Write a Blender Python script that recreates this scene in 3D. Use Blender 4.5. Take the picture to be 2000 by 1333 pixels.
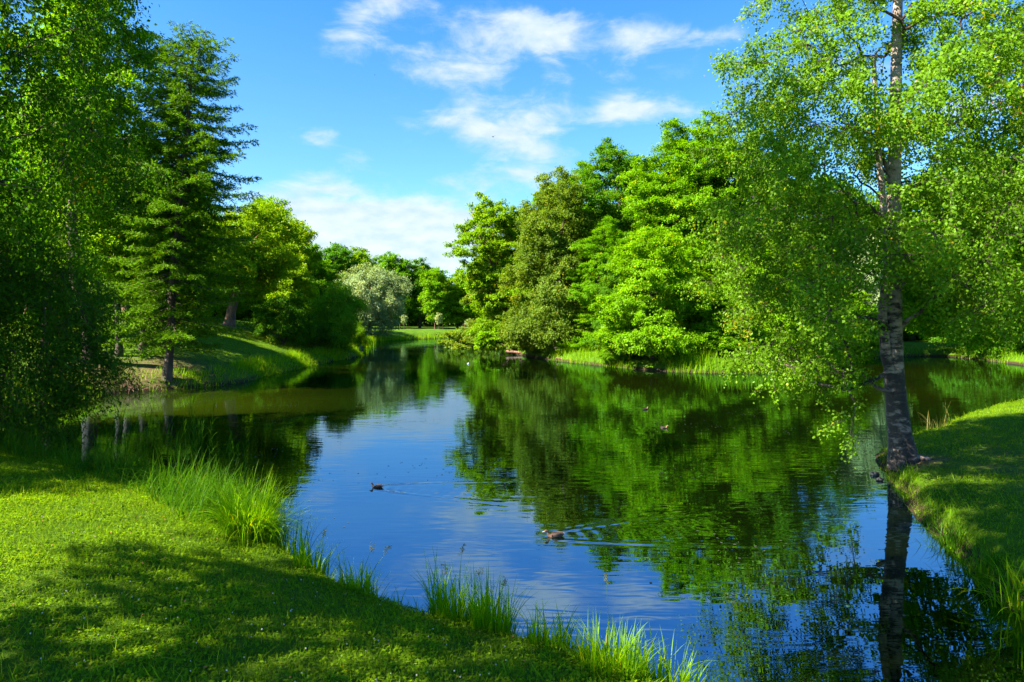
import bpy, math
import numpy as np
from math import radians as R_

for o in list(bpy.data.objects): bpy.data.objects.remove(o)
sc = bpy.context.scene
C = sc.collection

# ------------------------------------------------------------------ camera
CAMH = 4.0; F = 1333.0; HOR = 620.0
cam = bpy.data.objects.new('camera', bpy.data.cameras.new('camera')); C.objects.link(cam)
cam.location = (0, 0, CAMH); cam.rotation_euler = (R_(90), 0, 0)
cam.data.sensor_width = 36; cam.data.lens = 36 * F / 2000
cam.data.shift_y = (HOR - 666.5) / 2000
cam.data.clip_end = 3000; cam.data.clip_start = 0.05
sc.camera = cam

# ------------------------------------------------------------------ light
SUN_EL = 42.0
SAZ = 114.0            # degrees anticlockwise from +Y: the sun stands to the left, a little behind the camera
sx, sy = -math.sin(R_(SAZ)), math.cos(R_(SAZ))
SUN = np.array([sx * math.cos(R_(SUN_EL)), sy * math.cos(R_(SUN_EL)), math.sin(R_(SUN_EL))])
sl = bpy.data.lights.new('sun', 'SUN'); sl.energy = 5.0; sl.angle = R_(0.5); sl.color = (1.0, 0.93, 0.80)
so = bpy.data.objects.new('sun', sl); C.objects.link(so); so.location = (-40, -10, 60)
from mathutils import Vector
so.rotation_euler = Vector((-SUN[0], -SUN[1], -SUN[2])).to_track_quat('-Z', 'Y').to_euler()

sc.view_settings.view_transform = 'Standard'; sc.view_settings.look = 'None'
sc.view_settings.exposure = 2.15; sc.view_settings.gamma = 1
sc.cycles.max_bounces = 6; sc.cycles.diffuse_bounces = 1; sc.cycles.glossy_bounces = 3
sc.cycles.transmission_bounces = 3; sc.cycles.caustics_reflective = False; sc.cycles.caustics_refractive = False

def world():
    w = bpy.data.worlds.new('World'); sc.world = w; w.use_nodes = True
    nt = w.node_tree; N = nt.nodes; L = nt.links; N.clear()
    out = N.new('ShaderNodeOutputWorld'); bg = N.new('ShaderNodeBackground')
    sky = N.new('ShaderNodeTexSky'); sky.sky_type = 'NISHITA'; sky.sun_disc = False
    sky.sun_elevation = R_(SUN_EL); sky.sun_rotation = R_(-SAZ); sky.altitude = 200
    sky.air_density = 1.0; sky.dust_density = 0.4; sky.ozone_density = 2.0
    tc = N.new('ShaderNodeTexCoord')
    tint = N.new('ShaderNodeMix'); tint.data_type = 'RGBA'; tint.blend_type = 'MULTIPLY'; tint.inputs[0].default_value = 1
    L.new(sky.outputs[0], tint.inputs[6]); pass
    # clouds: soft blobs in azimuth / elevation broken up by noise
    sep = N.new('ShaderNodeSeparateXYZ'); L.new(tc.outputs['Generated'], sep.inputs[0])
    def math_(op, a, b=None, c=None):
        m = N.new('ShaderNodeMath'); m.operation = op
        for i, v in enumerate((a, b, c)):
            if v is None: continue
            if isinstance(v, (int, float)): m.inputs[i].default_value = v
            else: L.new(v, m.inputs[i])
        return m.outputs[0]
    az = math_('ARCTAN2', sep.outputs[0], sep.outputs[1])
    el = math_('ARCSINE', sep.outputs[2])
    er = N.new('ShaderNodeValToRGB'); L.new(el, er.inputs[0]); e_ = er.color_ramp.elements
    e_[0].position = .02; e_[0].color = (.72, 1.02, 1.15, 1); e_[1].position = .48; e_[1].color = (.30, .86, 1.42, 1)
    L.new(er.outputs[0], tint.inputs[7])
    comb = N.new('ShaderNodeCombineXYZ'); L.new(az, comb.inputs[0]); L.new(el, comb.inputs[1])
    blobs = [(750,10,120,38,.8),(700,72,62,34,.55),(830,118,70,40,.6),(965,78,80,34,.85),(1060,45,120,30,.7),
             (1120,75,100,40,.8),(1230,82,52,26,1.0),(1370,72,90,22,.9),(625,262,44,22,.6),(700,312,50,14,.55),
             (905,238,95,40,.9),(1025,272,100,50,1.15),(1215,216,52,26,.95),(1340,212,95,22,.85),(1100,210,130,34,.5),
             (870,352,40,18,.55),(940,355,50,28,.7),(1060,345,80,40,.5),(660,360,90,30,.75),(640,425,170,45,.9),(780,450,220,60,1.1),
             (700,500,330,70,1.1),(860,440,120,40,.8),(760,250,150,40,.22),(930,145,60,22,.5),(1010,130,340,80,.2),(560,400,70,50,.8),(760,110,170,50,.18),(1250,140,180,40,.12),
             (1650,150,120,40,.6),(1900,220,160,50,.8),(200,120,80,50,.3)]
    tot = None
    for px, py, rx, ry, s in blobs:
        a = math.atan((px - 1000) / F); k = math.cos(a)
        e = math.atan((HOR - py) / F * k)
        v = N.new('ShaderNodeVectorMath'); v.operation = 'SUBTRACT'; L.new(comb.outputs[0], v.inputs[0]); v.inputs[1].default_value = (a, e, 0)
        v2 = N.new('ShaderNodeVectorMath'); v2.operation = 'MULTIPLY'; L.new(v.outputs[0], v2.inputs[0]); v2.inputs[1].default_value = (F / rx / k / k, F / ry / k, 0)
        d = N.new('ShaderNodeVectorMath'); d.operation = 'DOT_PRODUCT'; L.new(v2.outputs[0], d.inputs[0]); L.new(v2.outputs[0], d.inputs[1])
        g = math_('EXPONENT', math_('MULTIPLY', d.outputs['Value'], -1.0))
        tot = math_('MULTIPLY', g, s) if tot is None else math_('MULTIPLY_ADD', g, s, tot)
    mp = N.new('ShaderNodeMapping'); L.new(comb.outputs[0], mp.inputs[0]); mp.inputs['Scale'].default_value = (1, 2.1, 1); mp.inputs['Location'].default_value = (3.1, 1.7, 0)
    n1 = N.new('ShaderNodeTexNoise'); n1.inputs['Scale'].default_value = 11; n1.inputs['Detail'].default_value = 9; n1.inputs['Roughness'].default_value = .6
    n1.inputs['Distortion'].default_value = .35
    L.new(mp.outputs[0], n1.inputs['Vector'])
    dens = math_('MULTIPLY_ADD', math_('SUBTRACT', n1.outputs['Fac'], .5), 2.6, math_('MULTIPLY_ADD', tot, .85, -.24))
    mr = N.new('ShaderNodeMapRange'); mr.interpolation_type = 'SMOOTHSTEP'; L.new(dens, mr.inputs[0]); mr.inputs[1].default_value = .02; mr.inputs[2].default_value = 1.05; mr.inputs[4].default_value = .92
    gate = N.new('ShaderNodeMapRange'); L.new(tot, gate.inputs[0]); gate.inputs[1].default_value = .02; gate.inputs[2].default_value = .35
    dm = math_('MULTIPLY', mr.outputs[0], gate.outputs[0])
    n2 = N.new('ShaderNodeTexNoise'); n2.inputs['Scale'].default_value = 26; n2.inputs['Detail'].default_value = 5; L.new(mp.outputs[0], n2.inputs['Vector'])
    cc = N.new('ShaderNodeValToRGB'); L.new(n2.outputs['Fac'], cc.inputs[0])
    cc.color_ramp.elements[0].position = .3; cc.color_ramp.elements[0].color = (2.7, 3.5, 4.6, 1)
    cc.color_ramp.elements[1].position = .65; cc.color_ramp.elements[1].color = (3.9, 4.25, 4.7, 1)
    mix = N.new('ShaderNodeMix'); mix.data_type = 'RGBA'; L.new(dm, mix.inputs[0]); L.new(tint.outputs[2], mix.inputs[6]); L.new(cc.outputs[0], mix.inputs[7])
    L.new(mix.outputs[2], bg.inputs[0]); bg.inputs[1].default_value = SKY
    L.new(bg.outputs[0], out.inputs[0])
SKY = 0.056
world()

# ------------------------------------------------------------------ small helpers
def nrm(v): return v / np.maximum(np.linalg.norm(v, axis=-1, keepdims=True), 1e-9)
def tag(o, label=None, cat=None, group=None, kind=None):
    if label: o['label'] = label
    if cat: o['category'] = cat
    if group: o['group'] = group
    if kind: o['kind'] = kind
    return o
def link(name, me, mat=None, parent=None):
    o = bpy.data.objects.new(name, me); C.objects.link(o)
    if mat and me and not me.materials: me.materials.append(mat)
    if parent: o.parent = parent
    return o
def empty(name, loc, rz=0):
    o = bpy.data.objects.new(name, None); C.objects.link(o); o.location = loc; o.rotation_euler = (0, 0, rz)
    o.empty_display_size = .3
    return o
def mesh_np(name, V, faces_list, smooth=False, var=None, attr='var'):
    """faces_list: list of int arrays (n,k) of one size each"""
    me = bpy.data.meshes.new(name)
    V = np.asarray(V, np.float32).reshape(-1, 3)
    me.vertices.add(len(V)); me.vertices.foreach_set('co', V.ravel())
    idx = np.concatenate([f.ravel() for f in faces_list]).astype(np.int32)
    sizes = np.concatenate([np.full(len(f), f.shape[1]) for f in faces_list])
    starts = np.concatenate([[0], np.cumsum(sizes)[:-1]]).astype(np.int32)
    me.loops.add(len(idx)); me.loops.foreach_set('vertex_index', idx)
    me.polygons.add(len(sizes)); me.polygons.foreach_set('loop_start', starts)
    if smooth: me.polygons.foreach_set('use_smooth', np.ones(len(sizes), bool))
    if var is not None:
        a = me.attributes.new(attr, 'FLOAT', 'POINT'); a.data.foreach_set('value', np.asarray(var, np.float32).ravel())
    me.update(calc_edges=True)
    return me
def leaves_np(P, T, Nn, l, w, var, fold=.18):
    """diamond leaves: base P, direction T, normal Nn, lengths l, widths w"""
    T = nrm(T); S = nrm(np.cross(T, Nn)); U = nrm(np.cross(S, T))
    l = l[:, None]; w = w[:, None]
    V = np.stack([P, P + T * l * .45 + S * w * .5 + U * l * .0, P + T * l - U * l * fold, P + T * l * .45 - S * w * .5], 1)
    V[:, 0] -= U * l * fold * .5
    n = len(P); Fq = np.arange(n * 4).reshape(n, 4)
    return V.reshape(-1, 3), Fq, np.repeat(var, 4)
def tubes_np(Pts, Rad, sides=6):
    """Pts (n,k,3), Rad (n,k) -> verts, quads"""
    n, k, _ = Pts.shape
    T = nrm(np.gradient(Pts, axis=1))
    D = nrm(Pts[:, -1] - Pts[:, 0])
    ref = np.where(np.abs(D[:, 2:3]) > .9, np.array([[1., 0, 0]]), np.array([[0, 0, 1.]]))
    ref = np.repeat(ref[:, None], k, 1)
    A = nrm(np.cross(T, ref)); B = np.cross(T, A)
    th = np.arange(sides) * 2 * math.pi / sides
    V = Pts[:, :, None] + (A[:, :, None] * np.cos(th)[None, None, :, None] + B[:, :, None] * np.sin(th)[None, None, :, None]) * Rad[:, :, None, None]
    base = (np.arange(n) * k * sides)[:, None, None] + (np.arange(k - 1) * sides)[None, :, None]
    j = np.arange(sides)[None, None]; j2 = (j + 1) % sides
    Q = np.stack([base + j, base + j2, base + sides + j2, base + sides + j], -1).reshape(-1, 4)
    return V.reshape(-1, 3), Q
def ribbons_np(P, D, L, W, bend, var, seg=4, rng=None):
    """grass blades: base P(n,3), azimuth lean direction D(n,2), length L, width W, bend angle total"""
    n = len(P); V = np.zeros((n, seg + 1, 2, 3)); S = np.stack([-D[:, 1], D[:, 0], np.zeros(n)], 1)
    cur = P.copy(); ang = bend * .15
    for i in range(seg + 1):
        t = i / seg; wd = W * (1 - t ** 1.6) * .5 + .0004
        V[:, i, 0] = cur - S * wd[:, None]; V[:, i, 1] = cur + S * wd[:, None]
        a = ang + bend * .85 * ((i + .5) / seg) ** 1.2
        step = (L / seg)[:, None]
        cur = cur + step * np.stack([np.sin(a) * D[:, 0], np.sin(a) * D[:, 1], np.cos(a)], 1)
    base = (np.arange(n) * (seg + 1) * 2)[:, None] + (np.arange(seg) * 2)[None]
    Q = np.stack([base, base + 1, base + 3, base + 2], -1).reshape(-1, 4)
    return V.reshape(-1, 3), Q, np.repeat(var, (seg + 1) * 2)
class Acc:
    def __init__(s): s.V = []; s.Fq = []; s.var = []; s.n = 0
    def add(s, V, Q, var=None):
        s.V.append(V); s.Fq.append(Q + s.n); s.var.append(np.zeros(len(V)) if var is None else var); s.n += len(V)
    def mesh(s, name, smooth=False): return mesh_np(name, np.concatenate(s.V), s.Fq, smooth, np.concatenate(s.var))
def fbm(x, y, seed=0, octaves=4, base=1.0):
    """cheap smooth value noise, vectorised"""
    out = 0; amp = 1; tot = 0
    for o in range(octaves):
        fx = x * base * 2 ** o + seed * 17.3; fy = y * base * 2 ** o + seed * 9.1
        ix = np.floor(fx); iy = np.floor(fy); u = fx - ix; v = fy - iy; u = u*u*(3-2*u); v = v*v*(3-2*v)
        h = lambda a, b: np.mod(np.sin(a * 127.1 + b * 311.7 + o * 7.7) * 43758.5453, 1.0)
        out = out + amp * ((h(ix,iy)*(1-u)+h(ix+1,iy)*u)*(1-v) + (h(ix,iy+1)*(1-u)+h(ix+1,iy+1)*u)*v)
        tot += amp; amp *= .5
    return out / tot - .5

# ------------------------------------------------------------------ pond outline and terrain height
POND = [(-60,24),(-30,21.5),(-17,19.5),(-14,18.7),(-12,17.8),(-8.3,15.6),(-6,13.8),(-4.6,12.4),(-3.9,11.5),(-2.9,10.4),(-2,9.4),
        (-1.1,8.8),(0,8.1),(1.0,7.6),(1.9,6.9),(2.9,5),(3.4,2),(3.8,-6),(4,-30),(14,-30),(9,-6),(7.5,0),(6.8,5),(6.75,9.2),(7.3,11.3),
        (8.1,13.7),(9.0,16.0),(9.45,17.3),(10.1,18.9),(11.4,20.9),(14,23),(17,26),(21,29.3),(28,34),(40,38),(75,40),(75,46),(50,49),
        (43,55),(43.5,62),(44,69),(39.5,69.5),(31.6,62),(23.5,53),(18.5,49.4),(15.3,48.5),(10.9,50.6),(7.6,56),(4.2,62.5),(1.1,71),
        (-.7,84),(2,100),(12,125),(30,140),(12,146),(0,144),(-5,140),(-18.6,124),(-23,111),(-22,102),(-20,92),(-15.8,71),(-16.3,62),
        (-16.6,52.3),(-16.8,46),(-16.5,41.7),(-18,38.3),(-20.3,36),(-20.7,33),(-22,30.3),(-26,29.3),(-40,30),(-60,33)]
def catmull(P, m=6):
    P = np.array(P, float); n = len(P); out = []
    for i in range(n):
        p0, p1, p2, p3 = P[i-1], P[i], P[(i+1) % n], P[(i+2) % n]
        for t in np.arange(m) / m:
            out.append(.5*((2*p1)+(-p0+p2)*t+(2*p0-5*p1+4*p2-p3)*t*t+(-p0+3*p1-3*p2+p3)*t**3))
    return np.array(out)
PP = catmull(POND, 4)
def sdf(x, y):
    """distance to the shoreline, positive on land"""
    sh = x.shape; x = x.ravel(); y = y.ravel()
    d = np.full(x.shape, 1e9); ins = np.zeros(x.shape, bool); n = len(PP)
    for i in range(n):
        ax, ay = PP[i]; bx, by = PP[(i+1) % n]
        ex, ey = bx-ax, by-ay
        t = np.clip(((x-ax)*ex+(y-ay)*ey)/(ex*ex+ey*ey+1e-12), 0, 1)
        d = np.minimum(d, (x-ax-t*ex)**2+(y-ay-t*ey)**2)
        c = ((ay > y) != (by > y)) & (x < (bx-ax)*(y-ay)/(by-ay+1e-12)+ax)
        ins ^= c
    d = np.sqrt(d); return np.where(ins, -d, d).reshape(sh)
CTRL = np.array([(-5,5,.95),(-12,11,1.0),(0,-8,2.2),(-14,-2,1.6),(14,17,.55),(20,21,.65),(16,8,.7),(-24,57,3.7),(-32,64,4.1),(-23,43,2.3),(-27,36,1.9),
                 (-42,40,3.2),(-45,75,4),(-15,152,1.3),(25,165,1.3),(-36,118,1.7),(-30,90,2.2),(10,70,.9),(30,85,1.0),(60,65,1.2),(0,400,1.5),(-200,100,3),(200,100,2)])
def ground(x, y):
    x = np.asarray(x, float); y = np.asarray(y, float)
    d = sdf(x, y) + fbm(x, y, 3, 3, .9) * .5 * np.clip(np.abs(x)*.05 + .3, .3, 1.2)
    num = 0; den = 0
    for cx, cy, h in CTRL:
        w = 1 / ((x-cx)**2+(y-cy)**2+4)**1.5; num = num+w*h; den = den+w
    Hh = num/den
    W = np.clip(Hh*4.2, 2.6, 16)
    lip = np.minimum(.34, Hh*.45)
    s = np.clip(d/.55, 0, 1); s = s*s*(3-2*s)
    t = np.clip(d/W, 0, 1); t = 1-(1-t)**2
    land = lip*s + (Hh-lip)*t + fbm(x, y, 5, 3, .35)*.12*np.clip(d, 0, 1) + fbm(x, y, 8, 3, 2.2)*.035*np.clip(d, 0, 1)
    bed = np.maximum(d*.9, -1.6)
    return np.where(d > 0, land, bed)-.02
def g1(x, y): return float(ground(np.array([x]), np.array([y]))[0])
def X_(px, Z): return (px-1000)/F*Z
def H_(py, Z): return CAMH-(py-HOR)/F*Z

# ------------------------------------------------------------------ materials
def newmat(name):
    m = bpy.data.materials.new(name); m.use_nodes = True; nt = m.node_tree; nt.nodes.clear()
    return m, nt, nt.nodes, nt.links
def ramp(N, L, src, stops):
    r = N.new('ShaderNodeValToRGB'); L.new(src, r.inputs[0])
    while len(r.color_ramp.elements) < len(stops): r.color_ramp.elements.new(.5)
    for e, (p, c) in zip(r.color_ramp.elements, stops): e.position = p; e.color = (*c, 1)
    return r.outputs[0]
def leafmat(name, c, spread=.35, yellow=.06, trans=.42, gloss=.004, tcol=None):
    m, nt, N, L = newmat(name)
    out = N.new('ShaderNodeOutputMaterial'); at = N.new('ShaderNodeAttribute'); at.attribute_name = 'var'
    c = np.array(c)
    d = c*(1-spread); h = c*(1+spread)*np.array([1.12, 1, .8])
    y = np.array([c[1]*1.35, c[1]*1.15, c[2]])
    col = ramp(N, L, at.outputs['Fac'], [(0, d), (.5, c), (1-yellow*1.5-.02, h), (1, y)])
    hs = N.new('ShaderNodeMix'); hs.data_type = 'RGBA'; hs.blend_type = 'MULTIPLY'; hs.inputs[0].default_value = 1; L.new(col, hs.inputs[6])
    oi = N.new('ShaderNodeObjectInfo'); L.new(ramp(N, L, oi.outputs['Random'], [(0, (.82, .92, .9)), (1, (1.12, 1.05, 1))]), hs.inputs[7])
    col = hs.outputs[2]
    df = N.new('ShaderNodeBsdfDiffuse'); L.new(col, df.inputs[0])
    tr = N.new('ShaderNodeBsdfTranslucent')
    tm = N.new('ShaderNodeMix'); tm.data_type = 'RGBA'; tm.blend_type = 'MULTIPLY'; tm.inputs[0].default_value = 1
    L.new(col, tm.inputs[6]); tm.inputs[7].default_value = (1.7, 1.55, .2, 1); L.new(tm.outputs[2], tr.inputs[0])
    mx = N.new('ShaderNodeMixShader'); mx.inputs[0].default_value = trans; L.new(df.outputs[0], mx.inputs[1]); L.new(tr.outputs[0], mx.inputs[2])
    gl = N.new('ShaderNodeBsdfGlossy'); gl.inputs['Roughness'].default_value = .42; gl.inputs[0].default_value = (.9, .95, .8, 1)
    mx2 = N.new('ShaderNodeMixShader'); mx2.inputs[0].default_value = gloss; L.new(mx.outputs[0], mx2.inputs[1]); L.new(gl.outputs[0], mx2.inputs[2])
    L.new(mx2.outputs[0], out.inputs[0]); return m
def barkmat(name, c1, c2, scale=6, birch=False, stretch=(1, 1, .25)):
    m, nt, N, L = newmat(name)
    out = N.new('ShaderNodeOutputMaterial'); b = N.new('ShaderNodeBsdfPrincipled'); b.inputs['Roughness'].default_value = .85
    tc = N.new('ShaderNodeTexCoord'); mp = N.new('ShaderNodeMapping'); mp.inputs['Scale'].default_value = stretch; L.new(tc.outputs['Object'], mp.inputs[0])
    n = N.new('ShaderNodeTexNoise'); n.inputs['Scale'].default_value = scale; n.inputs['Detail'].default_value = 7; n.inputs['Roughness'].default_value = .65; L.new(mp.outputs[0], n.inputs['Vector'])
    if birch:
        sp = N.new('ShaderNodeSeparateXYZ'); L.new(tc.outputs['Object'], sp.inputs[0])
        mr = N.new('ShaderNodeMapRange'); L.new(sp.outputs[2], mr.inputs[0]); mr.inputs[1].default_value = 1.5; mr.inputs[2].default_value = 5.5; mr.inputs[3].default_value = -.075; mr.inputs[4].default_value = .12
        ad = N.new('ShaderNodeMath'); L.new(n.outputs['Fac'], ad.inputs[0]); L.new(mr.outputs[0], ad.inputs[1])
        col = ramp(N, L, ad.outputs[0], [(.42, (.012, .009, .007)), (.48, (.06, .042, .032)), (.545, (.23, .165, .125)), (.74, (.34, .27, .22))])
    else:
        col = ramp(N, L, n.outputs['Fac'], [(.35, c1), (.65, c2)])
    if birch:
        at = N.new('ShaderNodeAttribute'); at.attribute_name = 'var'; mi = N.new('ShaderNodeMix'); mi.data_type = 'RGBA'; L.new(at.outputs['Fac'], mi.inputs[0]); L.new(col, mi.inputs[6]); mi.inputs[7].default_value = (.05, .03, .02, 1); col = mi.outputs[2]
    L.new(col, b.inputs['Base Color'])
    bp = N.new('ShaderNodeBump'); bp.inputs['Strength'].default_value = .9; bp.inputs['Distance'].default_value = .05; L.new(n.outputs['Fac'], bp.inputs['Height']); L.new(bp.outputs[0], b.inputs['Normal'])
    L.new(b.outputs[0], out.inputs[0]); return m
M = {
 'maple': leafmat('maple_leaf', (.125, .29, .004)),
 'maple2': leafmat('fresh_leaf', (.155, .325, .004)),
 'linden': leafmat('linden_leaf', (.072, .20, .010)),
 'shade': leafmat('shaded_linden_leaf', (.062, .165, .004)),
 'elm': leafmat('elm_leaf', (.12, .20, .018), yellow=.09),
 'oak': leafmat('oak_leaf', (.175, .31, .006), yellow=.1),
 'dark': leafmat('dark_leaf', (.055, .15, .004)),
 'birch': leafmat('birch_leaf', (.115, .25, .010), yellow=.05, gloss=.006),
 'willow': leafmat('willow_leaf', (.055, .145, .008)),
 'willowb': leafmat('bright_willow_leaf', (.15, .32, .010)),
 'silver': leafmat('silver_leaf', (.27, .36, .15), spread=.2, yellow=.02, trans=.25),
 'larch': leafmat('larch_needle', (.085, .205, .005), trans=.25),
 'rust': leafmat('rust_leaf', (.30, .085, .03), yellow=0, trans=.4),
 'grass': leafmat('grass_blade', (.145, .265, .005), yellow=.12, spread=.52),
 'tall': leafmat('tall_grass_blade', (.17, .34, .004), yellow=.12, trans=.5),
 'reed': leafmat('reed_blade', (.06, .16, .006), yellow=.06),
 'litter': leafmat('dry_leaf', (.26, .15, .06), yellow=0, trans=.2),
 'seed': leafmat('seed_head', (.22, .19, .05), yellow=.0),
 'bark': barkmat('grey_brown_bark', (.022, .014, .010), (.10, .065, .042)),
 'barkr': barkmat('red_brown_bark', (.07, .03, .018), (.30, .15, .085)),
 'birchb': barkmat('birch_bark', None, None, 4.0, True, (.7, .7, 1.7)),
}
# ------------------------------------------------------------------ tree builder
def lobes_auto(rng, H, cb, R, n=11, shape='oval'):
    lo = [(0, 0, H*(cb+1)/2, R*.62, R*.62, H*(1-cb)*.40)]
    for i in range(n):
        t = (i+.5)/n; z = H*(cb+.08+(.93-cb-.08)*t)
        prof = {'oval': math.sin(math.pi*(.12+.80*t))**.8, 'cone': (1-t)**.8+.12, 'broad': math.sin(math.pi*(.25+.68*t))**.6}[shape]
        a = i*2.399+rng.uniform(-.5, .5); d = R*prof*rng.uniform(.45, .68); r = R*rng.uniform(.30, .46)*(.6+.4*prof)
        lo.append((d*math.cos(a), d*math.sin(a), z, r, r, r*rng.uniform(.6, .85)))
    lo.append((rng.uniform(-.1, .1)*R, rng.uniform(-.1, .1)*R, H*.93-R*.12, R*.3, R*.3, H*.07+R*.12))
    return lo
def sample_lobes(rng, lobes, n, mind):
    Lb = np.array(lobes, float); vol = Lb[:, 3]*Lb[:, 4]*Lb[:, 5]; vol = vol**.75; out = []
    tries = 0
    while len(out) < n and tries < n*40:
        tries += 1
        l = Lb[rng.choice(len(Lb), p=vol/vol.sum())] if tries % 64 == 1 or True else l
        v = rng.normal(size=3); v /= np.linalg.norm(v); r = rng.uniform(.12, 1)**.42
        p = l[:3]+v*r*l[3:6]
        if out:
            q = np.array(out)-p
            if (q*q).sum(1).min() < mind*mind: continue
        out.append(p)
    return np.array(out)
def skeleton(rng, trunk, trr, targets, first, rt=.012, up=.10, expo=.5, rlim=.42):
    K = len(trunk); n = len(targets)
    axis_d = np.min(np.linalg.norm(targets[:, None]-trunk[None], axis=2), 1)
    order = np.argsort(axis_d); m = 4
    nodes = np.zeros((K+n*m, 3)); par = np.zeros(K+n*m, int); nodes[:K] = trunk; par[:K] = np.arange(K)-1
    cnt = K; chains = []
    for ti in order:
        t = targets[ti]; c = nodes[first:cnt]; dv = t-c; d = np.linalg.norm(dv, axis=1); hd = np.linalg.norm(dv[:, :2], axis=1)
        cost = d+1.3*np.maximum(0, c[:, 2]-t[2]+.35*hd)
        cost[:K-first] *= .92
        a = first+int(np.argmin(cost)); A = nodes[a]; L = np.linalg.norm(t-A)
        ids = [a]
        for j in range(1, m+1):
            s = j/m; p = A+(t-A)*s+np.array([0, 0, 1])*L*up*math.sin(math.pi*s)+rng.normal(size=3)*L*.045*(s < 1)
            nodes[cnt] = p; par[cnt] = ids[-1]; ids.append(cnt); cnt += 1
        chains.append(ids)
    nodes = nodes[:cnt]; par = par[:cnt]; w = np.ones(cnt)*.25; w[[c[-1] for c in chains]] = 1
    for i in range(cnt-1, K-1, -1): w[par[i]] += w[i]
    for i in range(K-1, 0, -1): w[par[i]] += w[i]
    r = rt*w**expo
    for i in range(K): r[i] = trr[i]
    for i in range(K, cnt): r[i] = min(r[i], r[par[i]]*.88, trr[1]*rlim)
    ch = np.array(chains); rr = r[ch]; rr[:, 0] = np.minimum(rr[:, 0], rr[:, 1]*1.35)
    return nodes[ch], rr
def grow(rng, H, lobes, nclump, rc, nleaf, ll, lw, mat, bark, lean=(0, 0), rtrunk=None, droop=0., flat=.6, upb=.8, first=.22,
         trunkpath=None, name='tree', hang=0., spread=.14, ntw=7, twigs=False, mind=.62, rt=.012, stems=None, reject=None, rlim=.42):
    """returns (trunk mesh, crown mesh)"""
    rtrunk = rtrunk or H*.018
    K = 14
    if trunkpath is None:
        s = np.linspace(0, 1, K)
        wob = np.cumsum(rng.normal(size=(K, 2))*.012*H, 0)*np.minimum(1, s*3)[:, None]
        trunk = np.stack([lean[0]*s**1.2+wob[:, 0], lean[1]*s**1.2+wob[:, 1], s*H*.86-.12], 1)
    else:
        tp = np.array(trunkpath, float); s0 = np.linspace(0, 1, len(tp)); s = np.linspace(0, 1, K)
        trunk = np.stack([np.interp(s, s0, tp[:, i]) for i in range(3)], 1)
        for _ in range(1): trunk[1:-1] = (trunk[:-2]+2*trunk[1:-1]+trunk[2:])/4
    trr = rtrunk*(1-s)**.8*.9+.02; trr[0] *= 1.4; trr[1] *= 1.04
    T = sample_lobes(rng, lobes, nclump, rc*mind)
    if reject is not None: T = T[~reject(T)]
    ch, cr = skeleton(rng, trunk, trr, T, max(1, int(first*K)), rt=rt, rlim=rlim)
    acc = Acc()
    V, Q = tubes_np(trunk[None], trr[None], 12); 
    acc.add(V, Q)
    V, Q = tubes_np(ch, cr, 5); acc.add(V, Q, np.repeat((cr < .05).astype(float).ravel(), 5))
    if stems is not None:
        for sp in stems:
            sp = np.array(sp[0]), sp[1]
            V, Q = tubes_np(sp[0][None], np.linspace(sp[1], sp[1]*.35, len(sp[0]))[None], 8); acc.add(V, Q)
    n = len(T); cen = np.array([0, 0, np.mean(T[:, 2])]) + np.array([*T[:, :2].mean(0), 0])
    tw = nrm(rng.normal(size=(n, ntw, 3))+nrm(T-cen)[:, None]*.5); tw[..., 2] *= flat
    scale = rng.uniform(.7, 1.25, n)
    ci = np.repeat(np.arange(n), nleaf); N = len(ci)
    ti = rng.integers(0, ntw, N); u = rng.uniform(.08, 1, N)**.6
    P = T[ci]+tw[ci, ti]*(u*rc*scale[ci])[:, None]+rng.normal(size=(N, 3))*rc*spread*np.array([1, 1, .75])
    P[:, 2] -= droop*u*u*rc
    if hang: P[:, 2] -= np.abs(rng.normal(size=N))*hang
    out = nrm(P-cen)
    Nn = nrm(np.array([0, 0, upb])+out*.9+rng.normal(size=(N, 3))*.55)
    Td = nrm(out*.5+rng.normal(size=(N, 3))+np.array([0, 0, -.45-droop-hang*.8]))
    var = np.clip(.5+rng.normal(size=N)*.17+(rng.normal(size=n)*.12)[ci], 0, 1)
    V, Q, va = leaves_np(P, Td, Nn, ll*rng.uniform(.65, 1.25, N), lw*rng.uniform(.65, 1.25, N), var)
    if twigs:
        e0 = np.repeat(T[:, None], ntw, 1); e1 = e0+tw*rc*scale[:, None, None]; e1[..., 2] -= droop*rc
        md = (e0+e1)/2; md[..., 2] += .06*rc
        tp = np.stack([e0, md, e1], 2).reshape(-1, 3, 3)
        V2, Q2 = tubes_np(tp, np.tile([.008, .005, .002], (len(tp), 1)), 3); acc.add(V2, Q2, np.ones(len(V2)))
    return acc.mesh(name+'_trunk', True), mesh_np(name+'_crown', V, [Q], False, va), cen
def place_tree(name, label, cat, x, y, tm, cm, bark, leaf, group=None, rz=0, sc_=1.0, z=None):
    e = empty(name, (x, y, (g1(x, y) if z is None else z)-.05), rz); e.scale = (sc_,)*3 if not isinstance(sc_, tuple) else sc_
    tag(e, label, cat, group)
    link('trunk', tm, M[bark], e); link('crown', cm, M[leaf], e)
    return e
def copy_tree(src, label, x, y, rz, sc_, group=None, leaf=None, name=None):
    e = src.copy(); C.objects.link(e); e.location = (x, y, g1(x, y)-.05); e.rotation_euler = (0, 0, rz)
    e.scale = (sc_,)*3 if not isinstance(sc_, tuple) else sc_
    e['label'] = label
    if name: e.name = name
    if group: e['group'] = group
    elif 'group' in e: del e['group']
    for ch in src.children:
        c = ch.copy(); C.objects.link(c); c.parent = e
        if leaf and ch.name.startswith('crown'):
            c.material_slots[0].link = 'OBJECT'; c.material_slots[0].material = M[leaf]
    return e
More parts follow.
